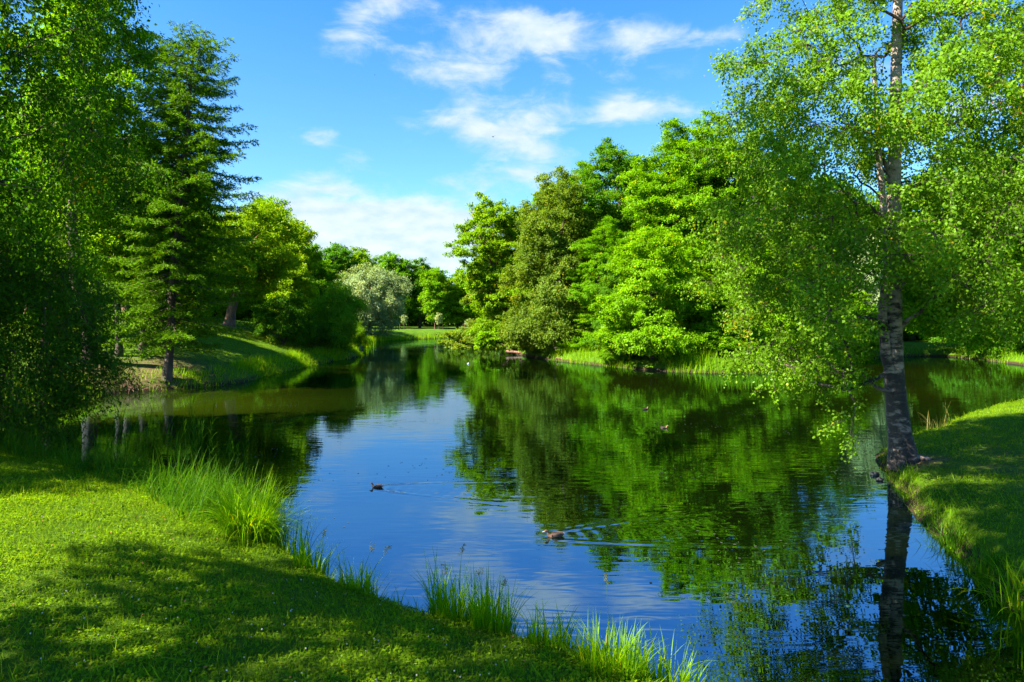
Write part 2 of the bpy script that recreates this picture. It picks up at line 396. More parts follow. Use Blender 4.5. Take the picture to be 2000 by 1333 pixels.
KINDS = {  # rc, nclump per (unit), nleaf, ll, lw, flat, upb, droop
 'maple': dict(rc=1.15, flat=.42, upb=1.3, spread=.13, droop=.1),
 'elm':   dict(rc=1.0, flat=.8, upb=.6, spread=.17, droop=.35),
 'oak':   dict(rc=1.05, flat=.6, upb=.9, spread=.15),
 'willow':dict(rc=1.0, flat=.9, upb=.4, spread=.22, droop=.5),
}
BUILT = {}
def tree(key, name, label, cat, px, Z, top, Rpx, kind, leaf, bark='bark', cb=.12, n=170, nleaf=260, ll=.2, lw=None, seed=1, shape='oval', skirt=0,
         group=None, lean=(0, 0), lobes=None, **kw):
    """px: picture column of the trunk, Z distance, top: picture row of the crown's top, Rpx: crown radius in photo pixels"""
    rng = np.random.default_rng(seed); x = X_(px, Z); gz = g1(x, Z); H = H_(top, Z)-gz; R = Rpx/F*Z
    k = dict(KINDS[kind]); k.update(kw)
    lw = lw or ll*(.30 if kind == 'willow' else .72)
    lb = lobes or lobes_auto(rng, H, cb, R, 12, shape)
    for i in range(skirt):
        a = -math.pi/2+(i-(skirt-1)/2)*(6.28/max(1, skirt)); q = R*rng.uniform(.28, .34); lb.append((R*.66*math.cos(a), R*.66*math.sin(a), q*.75+rng.uniform(.2, .9), q, q, q*.75))
    lb = [(a+lean[0]*c/H, b+lean[1]*c/H, c, d, e, f) for a, b, c, d, e, f in lb]
    tm, cm, _ = grow(rng, H, lb, n, k.pop('rc'), nleaf, ll, lw, leaf, bark, lean=lean, name=name, **k)
    e = place_tree(name, label, cat, x, Z, tm, cm, bark, leaf, group)
    BUILT[key] = (e, H, R); return e
def again(key, label, px, Z, top, Rpx, rz, group=None, leaf=None, name=None):
    src, H0, R0 = BUILT[key]; x = X_(px, Z); H = H_(top, Z)-g1(x, Z); r = Rpx/F*Z/R0
    return copy_tree(src, label, x, Z, rz, (r, r, H/H0), group, leaf, name)

# ------------------------------------------------------------------ terrain sheet
def axis(lo, hi, c, s0, g):
    a = [c]; 
    while a[-1] < hi: a.append(a[-1]+s0+g*max(0, abs(a[-1]-c)-4))
    b = [c]
    while b[-1] > lo: b.append(b[-1]-s0-g*max(0, abs(b[-1]-c)-4))
    return np.array(b[:0:-1]+a)
def grid_mesh(name, xs, ys, Z, extra=None, smooth=True):
    nx, ny = len(xs), len(ys); XX, YY = np.meshgrid(xs, ys)
    V = np.stack([XX, YY, Z], -1).reshape(-1, 3)
    i = (np.arange(ny-1)*nx)[:, None]+np.arange(nx-1)[None]
    Q = np.stack([i, i+1, i+nx+1, i+nx], -1).reshape(-1, 4)
    return mesh_np(name, V, [Q], smooth, extra)
xs = axis(-600, 600, 0, .17, .019); ys = axis(-40, 1200, 9, .17, .017)
GX, GY = np.meshgrid(xs, ys); GZ = ground(GX, GY)
bare = np.zeros_like(GZ)
for bx, by, r, s in [(-19.5,39,4.5,1.0),(-22,36,4,1.0),(-21,44,4,.5),(-19,33.5,2.2,.7),(10,17.2,1.3,1.1),(14,17,2.2,.5),(16,13.5,2.5,.5),(11.2,15.6,1.2,.7),(10.3,13.2,.9,.6),(12.5,17.2,1.3,.6),(9.3,11.5,.8,.5),(13.5,14,1.5,.6),(-9,12.5,2,.35),(-12,10,3,.3),(-26,60,3,.5)]:
    bare = np.maximum(bare, s*np.exp(-((GX-bx)**2+(GY-by)**2)/r**2))
def ground_mat():
    m, nt, N, L = newmat('ground_soil_and_turf')
    out = N.new('ShaderNodeOutputMaterial'); b = N.new('ShaderNodeBsdfPrincipled'); b.inputs['Roughness'].default_value = .95; b.inputs['Specular IOR Level'].default_value = .1
    tc = N.new('ShaderNodeTexCoord')
    def noise(s, d=6, r=.6):
        n = N.new('ShaderNodeTexNoise'); n.inputs['Scale'].default_value = s; n.inputs['Detail'].default_value = d; n.inputs['Roughness'].default_value = r; L.new(tc.outputs['Object'], n.inputs[0]); return n.outputs['Fac']
    turf = ramp(N, L, noise(7, 8, .75), [(.25, (.025, .06, .003)), (.5, (.055, .12, .005)), (.62, (.09, .15, .008)), (.78, (.13, .14, .025))])
    turf2 = ramp(N, L, noise(.5, 4), [(.35, (.9, 1, .8)), (.65, (1.4, 1.3, .9))])
    mu = N.new('ShaderNodeMix'); mu.data_type = 'RGBA'; mu.blend_type = 'MULTIPLY'; mu.inputs[0].default_value = 1; L.new(turf, mu.inputs[6]); L.new(turf2, mu.inputs[7])
    soil = ramp(N, L, noise(9, 8, .7), [(.3, (.05, .03, .016)), (.55, (.15, .10, .05)), (.7, (.24, .17, .09))])
    at = N.new('ShaderNodeAttribute'); at.attribute_name = 'var'
    f = N.new('ShaderNodeMath'); f.operation = 'MULTIPLY_ADD'; L.new(noise(2.2, 6, .7), f.inputs[0]); f.inputs[1].default_value = 1.6; f.inputs[2].default_value = -1.05
    ad = N.new('ShaderNodeMath'); L.new(f.outputs[0], ad.inputs[0]); L.new(at.outputs['Fac'], ad.inputs[1])
    mr = N.new('ShaderNodeMapRange'); L.new(ad.outputs[0], mr.inputs[0]); mr.inputs[1].default_value = .25; mr.inputs[2].default_value = .75; mr.inputs[4].default_value = .9
    sp = N.new('ShaderNodeSeparateXYZ'); L.new(tc.outputs['Object'], sp.inputs[0])
    lo = N.new('ShaderNodeMapRange'); L.new(sp.outputs[2], lo.inputs[0]); lo.inputs[1].default_value = .20; lo.inputs[2].default_value = .10
    mx = N.new('ShaderNodeMath'); mx.operation = 'MAXIMUM'; L.new(mr.outputs[0], mx.inputs[0]); L.new(lo.outputs[0], mx.inputs[1])
    mi = N.new('ShaderNodeMix'); mi.data_type = 'RGBA'; L.new(mx.outputs[0], mi.inputs[0]); L.new(mu.outputs[2], mi.inputs[6]); L.new(soil, mi.inputs[7])
    wet = N.new('ShaderNodeMix'); wet.data_type = 'RGBA'; wl = N.new('ShaderNodeMapRange'); L.new(sp.outputs[2], wl.inputs[0]); wl.inputs[1].default_value = .26; wl.inputs[2].default_value = .12; wl.inputs[4].default_value = .9; L.new(wl.outputs[0], wet.inputs[0]); L.new(mi.outputs[2], wet.inputs[6]); wet.inputs[7].default_value = (.035, .024, .012, 1)
    L.new(wet.outputs[2], b.inputs['Base Color'])
    bp = N.new('ShaderNodeBump'); bp.inputs['Strength'].default_value = 1; bp.inputs['Distance'].default_value = .06; L.new(noise(14, 8, .8), bp.inputs['Height']); L.new(bp.outputs[0], b.inputs['Normal'])
    L.new(b.outputs[0], out.inputs[0]); return m
tag(link('ground', grid_mesh('ground', xs, ys, GZ, bare.ravel()), ground_mat()), kind='structure')

# fast lookup near the pond
lx = np.arange(-45, 62, .2); ly = np.arange(0, 90, .2); LX, LY = np.meshgrid(lx, ly); LG = ground(LX, LY); LD = sdf(LX, LY)
def look(A, x, y):
    u = np.clip((x-lx[0])/.2, 0, len(lx)-1.001); v = np.clip((y-ly[0])/.2, 0, len(ly)-1.001)
    i = u.astype(int); j = v.astype(int); a = u-i; b = v-j
    return (A[j, i]*(1-a)+A[j, i+1]*a)*(1-b)+(A[j+1, i]*(1-a)+A[j+1, i+1]*a)*b

# ------------------------------------------------------------------ water
DUCKS = [  # x, y, heading (unit vec), length, wake strength
    (X_(736,16.05), 16.05, (-1.0, .12), .44, 1.0), (X_(1083,12.45), 12.45, (-.98, -.15), .46, 1.1),
    (X_(1297,24.6), 24.6, (1, .05), .42, .5), (X_(1261,29.6), 29.6, (.75, .5), .42, .4), (X_(731,110), 108, (-1, .2), .5, .3), (X_(900,108), 106, (-1, 0), .5, 2.2)]
def wakes(x, y):
    h = np.zeros_like(x)
    for dx, dy, hd, ln, st in DUCKS:
        hx, hy = np.array(hd)/np.hypot(*hd)
        s = -((x-dx)*hx+(y-dy)*hy); q = (x-dx)*hy*-1+(y-dy)*hx
        far = 1 if dy < 60 else 4
        s = s/far; q = q/far
        tan = .34
        for m in (s > -.25) & (s < 7) & (np.abs(q) < 3.2),:
            ss = s[m]; qq = np.abs(q[m]); e = qq-(ss+.1)*tan
            amp = st*.0085*np.exp(-ss/1.7)*(.65+1.1*fbm(x[m]*far**-1., y[m]*far**-1., 6, 2, 2.6))*np.clip((ss+.25)/.4, 0, 1)
            e = qq-(.1+.62*np.maximum(ss+.1, 0)**.72*.62)
            w1 = np.exp(-(e/(.08+.06*np.maximum(ss, 0)))**2)*np.cos(e*(24-2*np.minimum(ss, 4)))
            ph = ss+qq*.35
            w2 = .42*np.exp(-np.maximum(e, 0)/.1)*np.cos(np.hypot(ss+.6, qq*1.2)*21)
            h[m] += amp*(w1+w2)
    return h
wx = np.concatenate([np.arange(-90, -9, .7), np.arange(-9, 9.5, .035), np.arange(9.5, 95, .7)])
wy = np.concatenate([np.arange(-35, 9, .5), np.arange(9, 20, .035), np.arange(20, 34, .09), np.arange(34, 152, .6)])
WX, WY = np.meshgrid(wx, wy)
inner = (WX > -8) & (WX < 9) & (WY > 9.3) & (WY < 33)
wz = np.zeros_like(WX); wz[inner] = wakes(WX[inner], WY[inner])
farm = (WY > 90) & (WX > -30) & (WX < 10); wz[farm] = wakes(WX[farm], WY[farm])
def water_mat():
    m, nt, N, L = newmat('pond_water')
    out = N.new('ShaderNodeOutputMaterial'); tc = N.new('ShaderNodeTexCoord')
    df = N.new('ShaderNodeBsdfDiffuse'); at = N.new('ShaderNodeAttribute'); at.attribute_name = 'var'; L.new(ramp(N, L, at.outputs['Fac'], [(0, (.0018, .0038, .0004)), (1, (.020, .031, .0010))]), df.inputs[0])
    gl = N.new('ShaderNodeBsdfGlossy'); gl.inputs['Roughness'].default_value = .0; gl.inputs[0].default_value = (.56, .82, 1, 1)
    fr = N.new('ShaderNodeFresnel'); fr.inputs[0].default_value = 4.4
    mx = N.new('ShaderNodeMixShader'); L.new(fr.outputs[0], mx.inputs[0]); L.new(df.outputs[0], mx.inputs[1]); L.new(gl.outputs[0], mx.inputs[2])
    def noise(scale, vec, d=3, dist=0):
        mp = N.new('ShaderNodeMapping'); mp.inputs['Scale'].default_value = vec; L.new(tc.outputs['Object'], mp.inputs[0])
        n = N.new('ShaderNodeTexNoise'); n.inputs['Scale'].default_value = scale; n.inputs['Detail'].default_value = d; n.inputs['Distortion'].default_value = dist; L.new(mp.outputs[0], n.inputs[0]); return n.outputs['Fac']
    patch = N.new('ShaderNodeMapRange'); L.new(noise(.16, (1, 1, 1), 3), patch.inputs[0]); patch.inputs[1].default_value = .38; patch.inputs[2].default_value = .62; patch.inputs[3].default_value = .25; patch.inputs[4].default_value = 1
    a = noise(3.0, (.45, 1.7, 1), 1.2, .5); b2 = noise(.9, (.6, 1.3, 1), 1, .3)
    ma = N.new('ShaderNodeMath'); ma.operation = 'MULTIPLY'; L.new(a, ma.inputs[0]); L.new(patch.outputs[0], ma.inputs[1])
    mb = N.new('ShaderNodeMath'); mb.operation = 'MULTIPLY_ADD'; L.new(b2, mb.inputs[0]); mb.inputs[1].default_value = .9; L.new(ma.outputs[0], mb.inputs[2])
    bp = N.new('ShaderNodeBump'); bp.inputs['Strength'].default_value = 1; bp.inputs['Distance'].default_value = .0036; L.new(mb.outputs[0], bp.inputs['Height'])
    for s in (df, gl, fr): L.new(bp.outputs[0], s.inputs['Normal'])
    L.new(mx.outputs[0], out.inputs[0]); return m
sunlit_murk = np.zeros_like(WX)  # sunlit look of the murk painted as brighter olive patches in the water colour
for a_, b_, r_, s_ in [(-15, 31, 6, 1.), (-17, 39, 6, 1.), (-21, 30, 7, .9), (-14, 47, 6, .6), (24, 36, 9, .3), (33, 46, 10, .35), (2, 42, 9, .25)]: sunlit_murk = np.maximum(sunlit_murk, s_*np.exp(-(((WX-a_)/r_)**2+((WY-b_)/r_)**2)))
tag(link('water', grid_mesh('water', wx, wy, wz, sunlit_murk.ravel()), water_mat()), kind='structure')

# ------------------------------------------------------------------ trees
rng = np.random.default_rng(5)
# --- the birch on the right bank
BX, BY = 9.95, 17.3
blobes = [(-3.0,.2,3.1,1.5,1.4,.55),(-1.6,-1.0,3.5,1.2,1.3,.6),(-3.2,.6,4.6,1.6,1.7,.9),(-1.9,-.8,5.2,1.8,1.6,1.0),(.9,-1.2,4.6,1.5,1.5,.9),(2.6,-.4,4.2,1.3,1.5,1.0),
          (-3.0,.4,6.3,1.7,1.8,.95),(-1.3,1.6,6.6,1.8,1.6,1.0),(1.2,-.8,6.6,1.7,1.6,1.0),(3.0,.6,6.2,1.4,1.6,1.0),(-2.9,.2,8.1,1.8,1.8,1.0),(-1.2,-1.2,8.4,1.7,1.6,1.0),
          (1.3,.9,8.4,1.8,1.7,1.0),(3.2,-.3,8.6,1.5,1.5,1.1),(-3.4,-2.8,4.0,1.2,1.2,.7),(-3.9,-1.5,5.6,1.3,1.4,.9),(-3.6,-1.8,7.6,1.3,1.4,1.1),(-3.2,-1.2,9.6,1.4,1.4,1.0),(.3,-3.2,4.4,1,1.2,.7),(1.6,-2.9,4.0,1.2,1.2,.8),(-1.2,-3.0,5.0,.9,1.1,.7),(.2,-2.9,6.2,2.0,1.5,1.2),(1.6,-3.0,9.2,2.0,1.6,1.3),(-1.6,-2.8,8.6,1.8,1.4,1.2),(2.6,-2.2,5.2,1.3,1.2,.8),(-2.5,.5,10.0,1.9,1.7,1.1),(-.4,-1.1,10.4,1.7,1.6,1.1),(1.9,.4,10.6,1.8,1.7,1.1),(3.6,.5,10.9,1.3,1.3,1.0),(-1.9,0,12.2,1.9,1.8,1.2),
          (.9,.3,12.6,1.9,1.8,1.2),(2.4,-.4,13.4,1.4,1.5,1.1),(-.8,.2,14.4,1.7,1.7,1.2),(.6,0,16.0,1.3,1.3,1.3),(0,0,17.5,.8,.8,1.1),(-2.1,-1.3,1.7,.4,.4,.7),(-2.3,-.4,2.25,1.5,.9,.42),(-3.7,.2,2.4,1.2,.9,.42),(-4.0,.4,6.9,.7,.9,1.3),(-3.9,0,4.4,.8,.8,1.0)]
bpath = [(0,0,-.25),(-.18,0,1.0),(-.28,.05,2.4),(-.22,.1,4),(-.25,.1,6),(-.18,.05,9),(-.2,0,12),(0,0,15),(0,0,17.5)]
st = [(np.array([(-.22,-.05,1.6),(-.50,-.05,2.6),(-.62,-.1,3.6),(-.52,-.2,5.0),(-.8,-.3,7.4),(-1.0,-.4,10)]), .15),
      (np.array([(0,0,-.05),(.35,-.12,-.02),(.75,-.3,-.12)])*1.0, .17), (np.array([(0,0,.15),(.3,.1,.0),(.75,.3,-.12)]), .15), (np.array([(-.1,0,.05),(-.25,-.3,-.1),(-.4,-.7,-.3)]), .15),
      (np.array([(-.2,0,2.3),(-.9,-.3,2.0),(-1.7,-.5,1.75),(-2.5,-.2,1.95),(-3.2,.1,2.5)]), .055),(np.array([(-1.6,-.5,1.77),(-2.0,-.9,1.9),(-2.15,-1.25,2.3)]), .02)]
tm, cm, _ = grow(np.random.default_rng(11), 18.5, blobes, 470, .72, 400, .080, .060, 'birch', 'birchb', rtrunk=.29, trunkpath=bpath, name='birch', rlim=.2,
                 hang=.10, droop=.22, flat=.8, upb=.35, first=.20, spread=.12, ntw=7, twigs=True, mind=.90, rt=.016, stems=st, reject=lambda T: (np.abs(T[:, 0]+.25-.56*T[:, 1]) < .60) & (T[:, 1] < -.1) & ((T[:, 2] < 4.7) | ((T[:, 2] > 9.0) & (T[:, 2] < 10.6))))
birch = place_tree('birch_tree', 'big birch with mottled white bark leaning at the tip of the right bank', 'tree', BX, BY, tm, cm, 'birchb', 'birch', z=.50)
# a few withered rust coloured sprays high in the birch
r2 = np.random.default_rng(3); n = 420
cpt = np.array([(3.1,-.6,9.2),(2.4,-.8,9.0),(3.4,-.9,8.5)])[r2.integers(0, 3, n)]
P = cpt+r2.normal(size=(n, 3))*np.array([.38,.3,.3])
V, Q, va = leaves_np(P, r2.normal(size=(n,3))+[0,0,-.6], r2.normal(size=(n,3)), r2.uniform(.05,.09,n), r2.uniform(.03,.06,n), r2.uniform(0,1,n))
o = link('withered_leaves', mesh_np('withered_leaves', V, [Q], False, va), M['rust'], birch); o['label'] = 'rust coloured dead leaves'

# --- near trees reaching in from outside the frame
def lone(key, name, label, x, y, H, lobes, n, rc, nleaf, ll, lw, leaf, bark, seed, z=None, group=None, **kw):
    tm, cm, _ = grow(np.random.default_rng(seed), H, lobes, n, rc, nleaf, ll, lw, leaf, bark, name=name, **kw)
    e = place_tree(name, label, 'tree', x, y, tm, cm, bark, leaf, group, z=z); BUILT[key] = (e, H, 5); return e
lone('maple_r', 'maple_tree', 'fresh green maple whose branches reach in from the right edge behind the birch', 18.2, 19.5, 12,
     [(-5.4,0,4.6,1.9,2,1.1),(-4.3,-.8,6.3,2.2,2,1.2),(-2.5,.3,8.2,2.6,2.4,1.4),(-6.4,.4,3.6,1.1,1.2,.6),(0,0,9.6,3,3,1.8),(-2.8,-1,4.3,1.8,1.8,1.0),(1,0,6,3,3,2),(-4.6,1.2,2.9,1.2,1.2,.5)],
     250, .95, 280, .13, .115, 'maple', 'bark', 21, flat=.35, upb=1.5, spread=.14, twigs=True, rtrunk=.26)
lone('elm_l', 'elm_tree', 'dark leafy tree whose drooping branches fill the upper left corner', -14.2, 14.2, 18,
     [(3.6,0,6.6,2.0,2.6,1.6),(3.0,1.5,9.2,2.3,2.6,1.8),(4.2,-1.2,9.4,1.5,2,1.6),(2.2,0,12.2,3.2,3,2),(-1,0,9,3,3.5,2.5),(0,1,15,3,3,2),(-2,2.5,6.5,3,2.5,1.8),(4.6,.6,11.6,1.2,1.6,1.4),(3.8,1,5.3,1.1,1.4,.6),(3.2,3.8,7.6,1.9,1.5,1.5)],
     270, .85, 330, .10, .07, 'dark', 'bark', 22, flat=.9, upb=.35, droop=.55, hang=.22, spread=.13, mind=.9, twigs=True, rtrunk=.32)
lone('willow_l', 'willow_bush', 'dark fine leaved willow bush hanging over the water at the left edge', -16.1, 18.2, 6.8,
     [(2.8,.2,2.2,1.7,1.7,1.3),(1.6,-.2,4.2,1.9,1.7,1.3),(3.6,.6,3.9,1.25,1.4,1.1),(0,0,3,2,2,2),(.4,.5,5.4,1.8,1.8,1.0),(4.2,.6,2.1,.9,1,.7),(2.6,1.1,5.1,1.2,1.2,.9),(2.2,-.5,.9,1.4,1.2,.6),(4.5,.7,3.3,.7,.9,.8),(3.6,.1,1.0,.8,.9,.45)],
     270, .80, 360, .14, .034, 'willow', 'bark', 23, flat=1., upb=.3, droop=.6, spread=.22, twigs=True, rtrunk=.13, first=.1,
     stems=[(np.array([(0,0,0),(.9,.3,1.0),(1.8,.4,1.7),(2.7,.2,1.5),(3.3,0,.6)]), .07), (np.array([(0,0,0),(.3,.1,1.6),(1.0,.2,3.2),(1.6,.3,4.6)]), .08)])
# --- trees standing left of the camera, outside the picture, whose shade lies on the lawn
lone('shade1', 'linden_tree', 'tall linden left of the camera shading the front of the lawn', -13.4, 2.2, 15,
     lobes_auto(np.random.default_rng(2), 15, .22, 4.4, 11, 'oval'), 105, 1.15, 135, .2, .15, 'linden', 'bark', 31, flat=.6)
copy_tree(BUILT['elm_l'][0], 'broad dark tree behind the one in the upper left corner', -24.5, 14.5, 2.2, 1.0)
copy_tree(BUILT['shade1'][0], 'linden left of the lawn whose shade lies on the sedge', -18.2, 9.6, 1.1, (.8, .8, .8))
copy_tree(BUILT['shade1'][0], 'linden left of the sedge outside the picture', -21, 13.6, 4.1, (1.0, 1.0, .9))
copy_tree(BUILT['shade1'][0], 'linden left of the lawn, a step behind the dark willow bush', -21.5, 20.5, 2.1, (.9, .9, 1.0))

lone('shade2', 'linden_tree', 'unseen linden added above the camera, leaning over the pond to dapple the right bank', -5.6, 1.2, 16,  # unseen tree, added and shaped so its canopy throws dapple on the right bank
     [(3.4,7.3,11.9,2.6,2.0,1.0),(3.9,9.6,12.6,2.6,2.2,1.0),(2.0,4,13,2.6,2.6,1.5),(0,1.5,12,3,2.6,2),(5.2,8.6,12.2,1.8,1.8,.8),(4.4,11.6,13.6,2.2,1.8,.9)], 200, 1.0, 170, .17, .13, 'linden', 'bark', 33, flat=.5,
     trunkpath=[(0,0,-.2),(.2,.8,5),(1.2,2.8,9),(2.6,5.6,12),(4,9,14)], rtrunk=.3, first=.5)
copy_tree(BUILT['shade1'][0], 'shaded linden on the left slope hidden behind the willow bush', -30, 44, .4, 1.0)
copy_tree(BUILT['shade1'][0], 'linden at the top of the left slope behind the larches', -31, 55, 3.4, 1.1)

# --- conifers on the left slope
def larch(rng, H, R, lean, b0=.11, n=92, name='larch', dense=230, rot=0):
    K = 16; s = np.linspace(0, 1, K)
    trunk = np.stack([lean[0]*s**1.3+rng.normal(size=K)*.04, lean[1]*s+rng.normal(size=K)*.04, s*H-.1], 1)
    trr = .22*(1-s)**.75+.015; trr[0] = .30
    acc = Acc(); V, Q = tubes_np(trunk[None], trr[None], 10); acc.add(V, Q)
    P = []; T = []; Ln = []; chains = []; crad = []
    for i in range(n):
        t = b0+(1-b0)*((i+rng.uniform(0, .8))/n)**.9; t = min(t, .985)
        z = t*H; tp = np.array([np.interp(t, s, trunk[:, j]) for j in range(3)])
        a = i*2.399+rng.uniform(-.4, .4)
        prof = min(1, (1-t)**.38*1.3)*(.75+.25*min(1, t/.4)); L = R*prof*rng.uniform(.48, 1.15)+.25
        rise = -.10-.30*(1-t)+(.55 if t > .82 else 0)*(t-.7)*3
        u = np.linspace(0, 1, 6); d = np.array([math.cos(a), math.sin(a)])
        pts = np.stack([tp[0]+d[0]*L*u, tp[1]+d[1]*L*u, tp[2]+L*(rise*u+.16*u**3)], 1)
        chains.append(pts); crad.append(np.linspace(.018+.010*L, .004, 6))
        nb = max(3, int(L/.16))
        for k in range(nb):
            uu = .18+.82*k/nb; base = np.array([np.interp(uu, u, pts[:, j]) for j in range(3)])
            side = 1 if k % 2 else -1; bl = (.32+.85*(1-uu)*L*.33)*rng.uniform(.6, 1.2)
            dirv = nrm(np.array([d[0]*.55-side*d[1]*.9, d[1]*.55+side*d[0]*.9, rng.uniform(-.5, .02)]))
            m = int(dense*bl/ (.6)*.13)+3
            w = rng.uniform(0, 1, m)[:, None]
            P.append(base+dirv*bl*w+np.array([0, 0, -.12*bl])*w**2+rng.normal(size=(m, 3))*.035); T.append(np.tile(dirv, (m, 1))*1.0+rng.normal(size=(m, 3))*.55+np.array([0, 0, .12]))
            chains.append(np.stack([base+dirv*bl*q for q in np.linspace(0, 1, 6)])); crad.append(np.linspace(.009, .003, 6))
    V, Q = tubes_np(np.array(chains), np.array(crad), 3); acc.add(V, Q)
    P = np.concatenate(P); T = np.concatenate(T); N = len(P)
    V, Q, va = leaves_np(P, T, nrm(rng.normal(size=(N, 3))*.6+[0, 0, .8]), rng.uniform(.12, .26, N), rng.uniform(.035, .06, N), np.clip(.5+rng.normal(size=N)*.18, 0, 1))
    return acc.mesh(name+'_trunk', True), mesh_np(name+'_crown', V, [Q], False, va)
def put_larch(key, label, px, Z, top, Rpx, leanx, seed, n, group):
    x = X_(px, Z); H = H_(top, Z)-g1(x, Z)
    tm, cm = larch(np.random.default_rng(seed), H, Rpx/F*Z, (leanx, 0), n=n)
    e = place_tree('larch_tree', label, 'tree', x, Z, tm, cm, 'bark', 'larch', group); BUILT[key] = (e, H, Rpx/F*Z); return e
G1 = 'larches on the left slope'
put_larch('larch', 'tallest larch on the left slope, round topped, with a long bough over the water', 328, 38, 68, 140, 1.55, 4, 190, G1)
put_larch('larch2', 'leaning larch with a thick dark trunk, left of the tallest larch', 277, 42, 150, 125, 2.3, 6, 150, G1)

# --- trees of the left bank
tree('ash', 'ash_tree', 'tall bright leaved ash rising out of the top of the picture at the left', 'tree', 178, 38, -120, 150, 'maple', 'maple2', cb=.28, n=300, nleaf=240, ll=.17, seed=41,
     lobes=None, twigs=True, rc=1.0, rtrunk=.36)
tree('maple_s', 'maple_tree', 'sunlit maple in front of the larches with tiers of pale green leaves', 'tree', 232, 40, 330, 100, 'maple', 'maple2', cb=.28, n=120, nleaf=260, ll=.16, seed=42)
tree('oak', 'oak_tree', 'oak with a thick reddish trunk on top of the grassy mound', 'tree', 447, 62, 385, 115, 'oak', 'oak', bark='barkr', cb=.2, n=230, nleaf=260, ll=.21, seed=43, lean=(2.6, 1), rtrunk=.5)
tree('oak2', 'oak_tree', 'yellowish green oak standing right of the mound', 'tree', 560, 76, 432, 78, 'oak', 'oak', cb=.03, n=210, nleaf=250, ll=.24, seed=44)
tree('shrub', 'shrub', 'dark many stemmed shrub at the foot of the mound by the water', 'shrub', 553, 59, 580, 68, 'elm', 'dark', cb=.22, n=95, nleaf=260, ll=.14, seed=45, rc=.75, rtrunk=.10, first=.05, shape='broad',
     stems=[(np.array([(0,0,0),(a*.35,b*.3,1.4),(a,b,3.2)]), .055) for a, b in ((-1,.3),(1,0),(-.4,-.8),(.5,.9),(1.6,.4),(-1.7,0))])
again('shrub', 'low thicket of dark twigs between the shrub and the bright willow bush', 615, 63.5, 628, 42, 2.0)
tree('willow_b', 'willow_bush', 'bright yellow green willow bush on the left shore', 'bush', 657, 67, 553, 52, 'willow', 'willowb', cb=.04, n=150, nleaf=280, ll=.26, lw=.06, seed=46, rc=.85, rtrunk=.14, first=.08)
again('willow_b', 'small willow bush at the waterline on the left point', 690, 74, 625, 26, 1.7)
tree('silver', 'willow_tree', 'round silver leaved willow on the far left shore', 'tree', 722, 116, 518, 82, 'willow', 'silver', cb=.06, n=210, nleaf=260, ll=.36, lw=.12, seed=47, rc=1.2, rtrunk=.28)

# --- far wood behind the lawn
tree('far1', 'linden_tree', 'dark round linden at the left end of the far wood', 'tree', 655, 158, 474, 52, 'maple', 'linden', cb=.1, n=170, nleaf=190, ll=.42, seed=51, rc=1.7, group='trees of the far wood')
tree('far2', 'oak_tree', 'olive green oak behind the silver willow in the far wood', 'tree', 702, 165, 484, 46, 'oak', 'oak', cb=.1, n=170, nleaf=190, ll=.42, seed=52, rc=1.6, group='trees of the far wood')
FW = 'trees of the far wood'
for k, lab, px, Z, top, R, rz, lf in [
    ('far1', 'linden just right of the silver willow in the far wood', 765, 160, 492, 44, 1.2, 'maple'),
    ('far2', 'oak between the first two saplings in the far wood', 820, 163, 506, 44, 2.5, 'linden'),
    ('far1', 'bright linden behind the middle sapling in the far wood', 850, 156, 522, 34, 3.9, 'maple'),
    ('far2', 'tree left of the leaning tree across the water in the far wood', 893, 160, 538, 40, 4.4, 'oak'),
    ('far1', 'tree at the right end of the visible far wood', 940, 158, 505, 46, 5.3, 'maple'),
    ('far2', 'tree of the far wood left of the round dark linden', 607, 150, 476, 46, 5.9, 'maple'),
    ('far1', 'tree of the far wood beside the mound oak', 520, 130, 440, 64, .4, 'oak'),
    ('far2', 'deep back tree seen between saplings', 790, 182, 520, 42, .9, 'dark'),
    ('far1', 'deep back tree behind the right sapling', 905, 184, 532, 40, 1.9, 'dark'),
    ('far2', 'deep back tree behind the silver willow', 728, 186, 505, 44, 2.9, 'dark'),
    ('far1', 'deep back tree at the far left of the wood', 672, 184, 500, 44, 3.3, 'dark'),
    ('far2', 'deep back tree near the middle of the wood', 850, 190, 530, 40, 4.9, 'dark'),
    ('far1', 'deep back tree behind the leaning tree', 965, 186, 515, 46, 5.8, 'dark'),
    ('far2', 'tree behind the peninsula seen between trunks', 1030, 165, 480, 60, 3.1, 'dark')]:
    again(k, lab, px, Z, top, R, rz, FW, lf)
# wood behind the left slope
LW = 'trees behind the left slope'
for k, lab, px, Z, top, R, rz, lf in [
    ('oak2', 'leafy tree behind the two larches', 350, 84, 330, 95, 1.0, 'maple'),
    ('oak2', 'tree behind the mound left of the oak', 415, 92, 420, 80, 2.6, 'maple'),
    ('oak', 'tree deep behind the slope at the left', 250, 78, 300, 110, 3.5, 'linden'),
    ('oak2', 'dark tree behind the slope at the far left', 170, 70, 330, 110, 4.1, 'dark'),
    ('oak', 'dark tree at the left edge behind the slope', 60, 60, 180, 130, 5.0, 'linden'),
    ('oak2', 'tree behind the yellowish oak', 515, 96, 392, 72, 5.6, 'maple'),
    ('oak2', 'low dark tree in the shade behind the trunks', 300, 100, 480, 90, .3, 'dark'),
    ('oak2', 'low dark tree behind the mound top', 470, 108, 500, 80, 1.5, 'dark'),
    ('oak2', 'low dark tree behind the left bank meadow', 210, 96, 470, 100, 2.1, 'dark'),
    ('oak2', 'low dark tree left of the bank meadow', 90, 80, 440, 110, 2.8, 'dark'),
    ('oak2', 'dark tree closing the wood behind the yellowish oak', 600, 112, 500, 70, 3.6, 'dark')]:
    again(k, lab, px, Z, top, R, rz, LW, lf)
